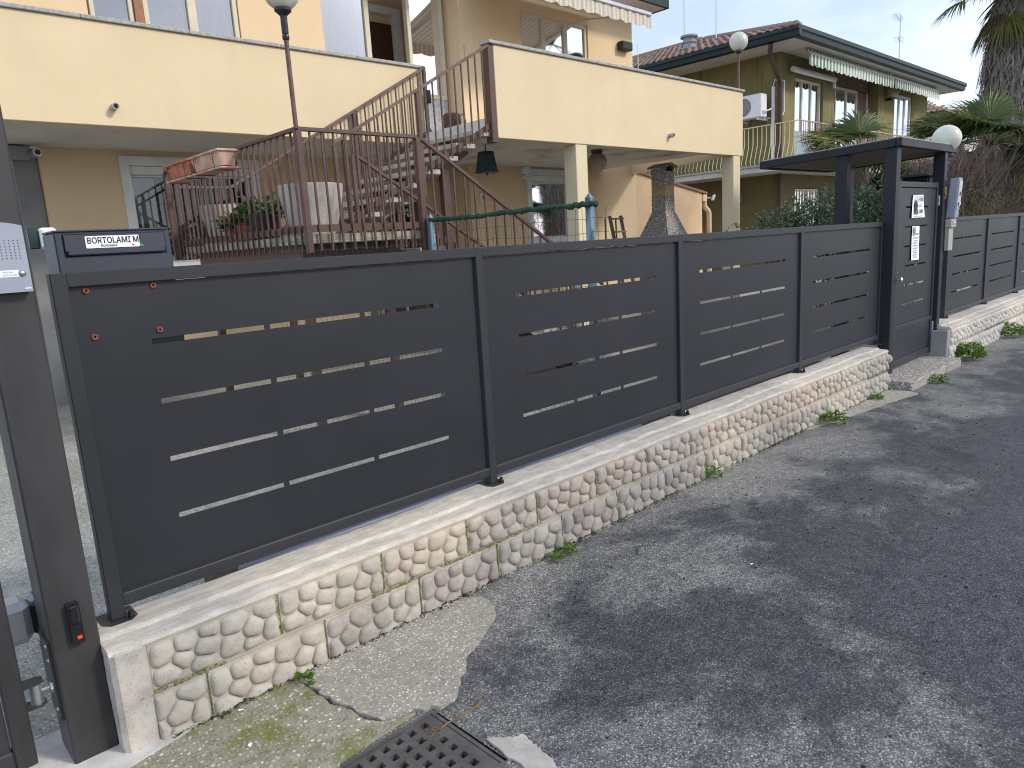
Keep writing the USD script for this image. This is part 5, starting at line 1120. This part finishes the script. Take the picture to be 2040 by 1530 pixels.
def palm_crown(t, rng, top, n, R, pet, emin, emax, mats, a0=0, az=None, droop=.5, spread=2.6):
    for k in range(n):
        a = a0+k*2.399 if az is None else az[k % len(az)]+rng.normal(0, .12); e = emin+(emax-emin)*((k*.618) % 1)
        d = np.array([math.cos(a)*math.cos(e), math.sin(a)*math.cos(e), math.sin(e)]); p1 = np.array(top)+d*pet*rng.uniform(.8, 1.1)-np.array([0, 0, .06*pet])
        fr_ = fan(rng, R*rng.uniform(.85, 1.1), 34, spread, droop, p1, d-np.array([0, 0, .25])); fp = fr_.build(t, 'frond', mats[k % len(mats)])
        MB().tube([np.array(top), (np.array(top)+p1)/2+(0, 0, .03), p1], [.018, .013, .009], 5).build(fp, 'stalk', 'palm_green', smooth=True)
# the tall shaggy palm at the right edge
rng = np.random.default_rng(31)
PB = (17.7, 3.90)
tp_ = thing('palm_tree', 'tall palm with a thick shaggy grey trunk at the right edge', 'palm tree', (*PB, 0))
zt = 6.6; prof = [(.34, 0), (.36, 1.2), (.40, 2.4), (.44, 3.2), (.50, 4.0), (.50, 4.6), (.40, 5.2), (.30, 6.0), (.22, zt)]
MB().lathe(prof+[(.0001, zt)], n=28).build(tp_, 'trunk', 'palm_bark', smooth=True)
fb = MB()
for _ in range(6500):
    z = rng.uniform(.6, 6.2); r = np.interp(z, [p[1] for p in prof], [p[0] for p in prof])*rng.uniform(.92, 1.10); a = rng.uniform(0, 6.283); L = rng.uniform(.18, .5)
    er, et = np.array([math.cos(a), math.sin(a), 0]), np.array([-math.sin(a), math.cos(a), 0]); w = rng.uniform(.006, .020); o = rng.uniform(.02, .11); sw = rng.normal(0, .05)
    p0 = er*r+(0, 0, z); p1 = er*(r+o)+et*sw+(0, 0, z-L*.5); p2 = er*(r+o*rng.uniform(.5, 1.2))+et*sw*2+(0, 0, z-L)
    fb.add([p0-et*w, p0+et*w, p1-et*w, p1+et*w, p2-et*w*.3, p2+et*w*.3], [(0, 1, 3, 2), (2, 3, 5, 4)])
fb.build(tp_, 'trunk_fibres', 'fibre', kind='stuff')
palm_crown(tp_, rng, (0, 0, 5.0), 16, .62, .42, -1.35, -.95, ['palm_dead', 'fibre', 'palm_yellow'], .3, droop=1.0, spread=2.0)
palm_crown(tp_, rng, (0, 0, 5.75), 14, .62, .48, -1.0, -.55, ['palm_yellow', 'palm_green', 'palm_yellow', 'palm_dead'], 1.1, droop=.9, spread=2.5)
palm_crown(tp_, rng, (0, 0, 6.25), 15, .78, .62, -.55, .25, ['palm_green', 'palm_yellow', 'palm_green'], .5, droop=.7, spread=2.5)
palm_crown(tp_, rng, (0, 0, 7.6), 16, .9, .9, -.2, 1.1, ['palm_green', 'palm_green', 'palm_yellow'], .2, droop=.6)
d0 = np.array([-.72, .66, -.35]); q = np.array([0, 0, 5.75])+np.array([-.80, .73, -.05])
fp = fan(rng, .62, 30, 2.0, .7, q, d0).build(tp_, 'frond', 'palm_green'); MB().tube([(0, 0, 6.2), (-.5, .46, 6.15), q], [.02, .014, .01], 5).build(fp, 'stalk', 'palm_green')
def small_palm(label, c, zc, n, R, seed, th=.16, pet=.55, emin=-.5, emax=1.2, mats=('palm_green', 'palm_green', 'palm_green', 'palm_yellow'), az=None):
    r = np.random.default_rng(seed); t = thing('palm_tree', label, 'palm tree', (*c, 0))
    MB().tube([(0, 0, 0), (.02, .01, zc*.5), (0, 0, zc)], [th*1.1, th, th*.9], 12).build(t, 'trunk', 'palm_bark', smooth=True)
    f = MB()
    for _ in range(500):
        z = r.uniform(.2, zc); a = r.uniform(0, 6.28); er, et = np.array([math.cos(a), math.sin(a), 0]), np.array([-math.sin(a), math.cos(a), 0]); L = r.uniform(.1, .3); w = .012
        p0 = er*th+(0, 0, z); p2 = er*(th+.05)+(0, 0, z-L); f.add([p0-et*w, p0+et*w, p2-et*w*.3, p2+et*w*.3], [(0, 1, 3, 2)])
    f.build(t, 'trunk_fibres', 'fibre', kind='stuff')
    palm_crown(t, r, (0, 0, zc), n, R, pet, emin, emax, list(mats), .4, az, droop=.45)
    return t
small_palm('small green fan palm behind the gate canopy', (12.7, 4.86), 2.62, 26, .72, 41, .13, .50, -.8, 1.2)
small_palm('dark green fan palm behind the large globe lamp', (15.8, 4.34), 2.95, 18, .72, 42, .15, .5, -.35, 1.1, ('palm_green', 'palm_green', 'palm_green', 'palm_dead'))
small_palm('low bright fan palm in front of the shaggy trunk', (15.0, 3.58), 2.78, 22, .74, 43, .13, .45, -.25, 1.35)
# evergreen shrub behind the fence
rng = np.random.default_rng(51)
def bush(t, blobs, n, L, w, m, rng, stems=14):
    lf = MB(); st_ = MB(); wts = np.array([b[1][0]*b[1][1]*b[1][2] for b in blobs]); wts /= wts.sum()
    tips = []
    for _ in range(n//7):
        c, r = blobs[rng.choice(len(blobs), p=wts)]; v = rng.normal(0, 1, 3); v /= np.linalg.norm(v); k = rng.uniform(.45, 1.03)
        tips.append(np.array(c)+v*np.array(r)*k)
    for p in tips:
        out = rng.normal(0, 1, 3); out /= np.linalg.norm(out); out[2] = abs(out[2])*.8
        for j in range(7):
            q = p-out*j*.022+rng.normal(0, .012, 3); leaf(lf, q, out+rng.normal(0, .8, 3), L*rng.uniform(.6, 1.2), w*rng.uniform(.7, 1.2), .15, 2, rng.uniform(-1, 1))
    lf.build(t, 'crown', m)
    for k in range(stems):
        c, r = blobs[k % len(blobs)]; p = np.array(c)+rng.normal(0, .4, 3)*np.array(r); b0 = np.array([np.mean([b[0][0] for b in blobs]), np.mean([b[0][1] for b in blobs]), 0])+rng.normal(0, .1, 3)*(1, 1, 0)
        st_.tube([b0, (b0+p)/2+rng.normal(0, .05, 3), p], [.022, .015, .006], 5)
    st_.build(t, 'stems', 'bark', smooth=True, kind='stuff')
sh = thing('shrub', 'rounded grey green evergreen shrub behind the fence beside the gate canopy', 'shrub', (10.2, 4.55, .22))
bush(sh, [((0, 0, 1.45), (.55, .5, .45)), ((.55, -.15, 1.62), (.5, .45, .36)), ((1.05, -.45, 1.6), (.45, .4, .40)), ((-.45, .25, 1.35), (.40, .38, .34)), ((-.95, .45, 1.33), (.30, .28, .20)), ((.3, .1, 1.0), (.7, .6, .5)), ((1.2, -.8, 1.35), (.4, .35, .45))], 12500, .055, .029, 'shrub_leaf', rng)
# brown twiggy hedge
hg_ = thing('hedge', 'overgrown brown twiggy hedge behind the far slotted fence', 'hedge', (0, 0, 0))
tw = MB(); bl = MB()
for k in range(3300):
    x = rng.uniform(11.6, 16.8); y = rng.uniform(3.10, 4.3); zt = 2.80+.14*math.sin(x*1.4)+rng.normal(0, .16); z0_ = rng.uniform(.5, 2.35)
    a = rng.uniform(0, 6.28); L = rng.uniform(.5, 1.1); d = np.array([math.cos(a)*.45, math.sin(a)*.45, rng.uniform(.35, 1)]); p = np.array([x, y, z0_]); q = p+d*L*.6; e = q+d*L*.5+rng.normal(0, .14, 3)-(0, 0, .12*L)
    if e[2] > zt: e[2] = zt; q[2] = min(q[2], zt)
    tw.tube([p, q, e], [rng.uniform(.004, .009), .004, .0015], 3, False)
tw.build(hg_, 'twigs', 'hedge_twig', kind='stuff')
for k in range(5200):
    x = rng.uniform(10.9, 16.4); y = rng.uniform(3.1, 4.2); z = rng.uniform(1.4, 2.55)+.3*math.sin(x*1.4)
    if meshkit.noise(np.array([x*1.1, y, z*1.3]), 7) < .52: continue
    a = rng.uniform(0, 6.28); leaf(bl, (x, y, z), (math.cos(a), math.sin(a), rng.uniform(-.2, .7)), rng.uniform(.2, .5), .013, .7, 3)
bl.build(hg_, 'blades', 'hedge_blade', kind='stuff')
# a darker green shrub between gate and hedge, seen through the gate opening
s2 = thing('shrub', 'dense dark bush behind the right gate post under the palms', 'shrub', (11.3, 4.0, 0))
bush(s2, [((0, 0, 1.3), (.5, .5, .7)), ((.5, -.4, 1.4), (.5, .4, .6)), ((.3, .4, 1.7), (.5, .4, .45))], 2600, .07, .022, 'shrub_leaf', rng, 8)

# ------------------------------------------------------------------ drain, twig, weeds, litter on the road
dg = thing('drain_grate', 'cast iron drain grate with square holes set in the road', 'drain')
gx0, gx1, gy0, gy1 = .905, 1.305, 1.525, 1.915; holes = []
xs_ = [1.237-.0535*k for k in range(6)]; ys_ = [1.869-.0525*k for k in range(6)]
for i, x in enumerate(xs_):
    for j, y in enumerate(ys_):
        if (i, j) in ((0, 1),): continue
        holes.append(sbox(x-.0135, y-.0145, x+.0135, y+.0145).buffer(-.003).buffer(.003, 4))
P = sbox(gx0+.016, gy0+.016, gx1-.016, gy1-.016).difference(unary_union(holes))
MB().flat(P, -.026, .006).build(dg, 'grate', 'cast_iron')
MB().flat(sbox(gx0, gy0, gx1, gy1).difference(sbox(gx0+.013, gy0+.013, gx1-.013, gy1-.013)), -.05, .0085).build(dg, 'frame', 'cast_iron')
tx = meshkit.text_mesh('FONDERIE', .0165, .0016, True); v = tx.vertices; MB().add(np.stack([v[:, 0]*.85+.985, v[:, 1]+1.8885, v[:, 2]+.0062], 1), tx.faces).build(dg, 'lettering', 'cast_iron')
tx = meshkit.text_mesh('VISA', .0165, .0016, True); v = tx.vertices; MB().add(np.stack([v[:, 0]*.9+1.115, v[:, 1]+1.8885, v[:, 2]+.0062], 1), tx.faces).build(dg, 'lettering', 'cast_iron')
pit = MB()
pit.box(gx0-.01, gx1+.01, gy0-.01, gy1+.01, -.26, -.16); pit.box(gx0-.03, gx0, gy0, gy1, -.2, -.02); pit.box(gx1, gx1+.03, gy0, gy1, -.2, -.02); pit.box(gx0, gx1, gy1, gy1+.03, -.2, -.02); pit.box(gx0, gx1, gy0-.03, gy0, -.2, -.02)
pit.build(dg, 'pit', 'earth')
rng = np.random.default_rng(61)
lb_ = tuft(60, .16, .02, .05, .012, rng); [np.add(v, (1.1, 1.72, -.15), out=v) for v in lb_.v]
tag(stage.GetPrimAtPath(lb_.build(W_, 'leaf_litter', 'palm_dead')), 'dead leaves lying in the pit below the drain grate', 'leaves', kind='stuff')
db = MB()
for k in range(26):
    p = np.array([1.232, 1.822, .008])+rng.normal(0, .016, 3)*(1, 1, .12); d = rng.normal(0, 1, 3)*(1, 1, .15); d /= np.linalg.norm(d); db.tube([p-d*.018, p+rng.normal(0, .003, 3), p+d*.018], .0011, 4, False)
tag(stage.GetPrimAtPath(db.build(W_, 'debris', 'twig_wood')), 'small nest of dry debris on the corner of the drain grate', 'debris', kind='stuff')
t = thing('twig', 'dry brown twig lying across the edge of the drain grate', 'twig')
MB().tube([(1.255, 1.808, .012), (1.30, 1.812, .013), (1.345, 1.810, .012), (1.40, 1.806, .012), (1.448, 1.812, .011)], [.0028, .0032, .0036, .0042, .0034], 6).build(t, 'stem', 'twig_wood', smooth=True)
t = thing('twig', 'thin curved twig on the asphalt just beyond the longer one', 'twig')
MB().tube([(1.435, 1.838, .010), (1.46, 1.836, .011), (1.485, 1.842, .013), (1.53, 1.84, .011)], [.0022, .003, .0026, .0015], 6).build(t, 'stem', 'twig_wood', smooth=True)
for x, y, r, h, n, lab in ((1.08, 2.425, .022, .05, 26, 'tiny weed at the wall foot by the pale concrete patch'), (2.585, 2.40, .035, .08, 46, 'small green weed at the wall foot beyond the concrete patch'), (2.50, 2.42, .03, .03, 24, 'tiny flat weed just left of a small green weed at the wall'),
                           (4.08, 2.44, .05, .09, 46, 'thin weed halfway along the cobble wall'), (5.83, 2.38, .085, .11, 130, 'bright green weed tuft at the far part of the cobble wall'), (6.86, 2.42, .05, .05, 50, 'small weed near the rounded end of the cobble wall'),
                           (9.38, 2.34, .16, .19, 300, 'largest leafy weed clump, beside the doorstep at the whitish wall'), (11.35, 2.34, .16, .18, 240, 'leafy weed clump farther along the whitish wall'), (7.95, 2.24, .10, .06, 80, 'low weeds in front of the doorstep edge')):
    t = thing('weed', lab, 'weed', (x, y, .004))
    b = tuft(n, r, h, .035+.25*r, .016+.12*r, rng); b.build(t, 'leaves', 'weed_leaf')
for x, y, lab in ((.775, 2.23, 'small pale scrap of paper on the mossy pavement'), (.835, 2.44, 'tiny white scrap at the wall foot near the mossy joint'), (3.05, 1.62, 'tiny white fleck of litter on the dark asphalt')):
    t = thing('litter', lab, 'litter', (x, y, .012), float(rng.uniform(0, 180)))
    MB().add([(-.010, -.006, 0), (.010, -.005, .002), (.009, .006, .001), (-.009, .006, .004)], [(0, 1, 2, 3)]).build(t, 'scrap', 'paper')
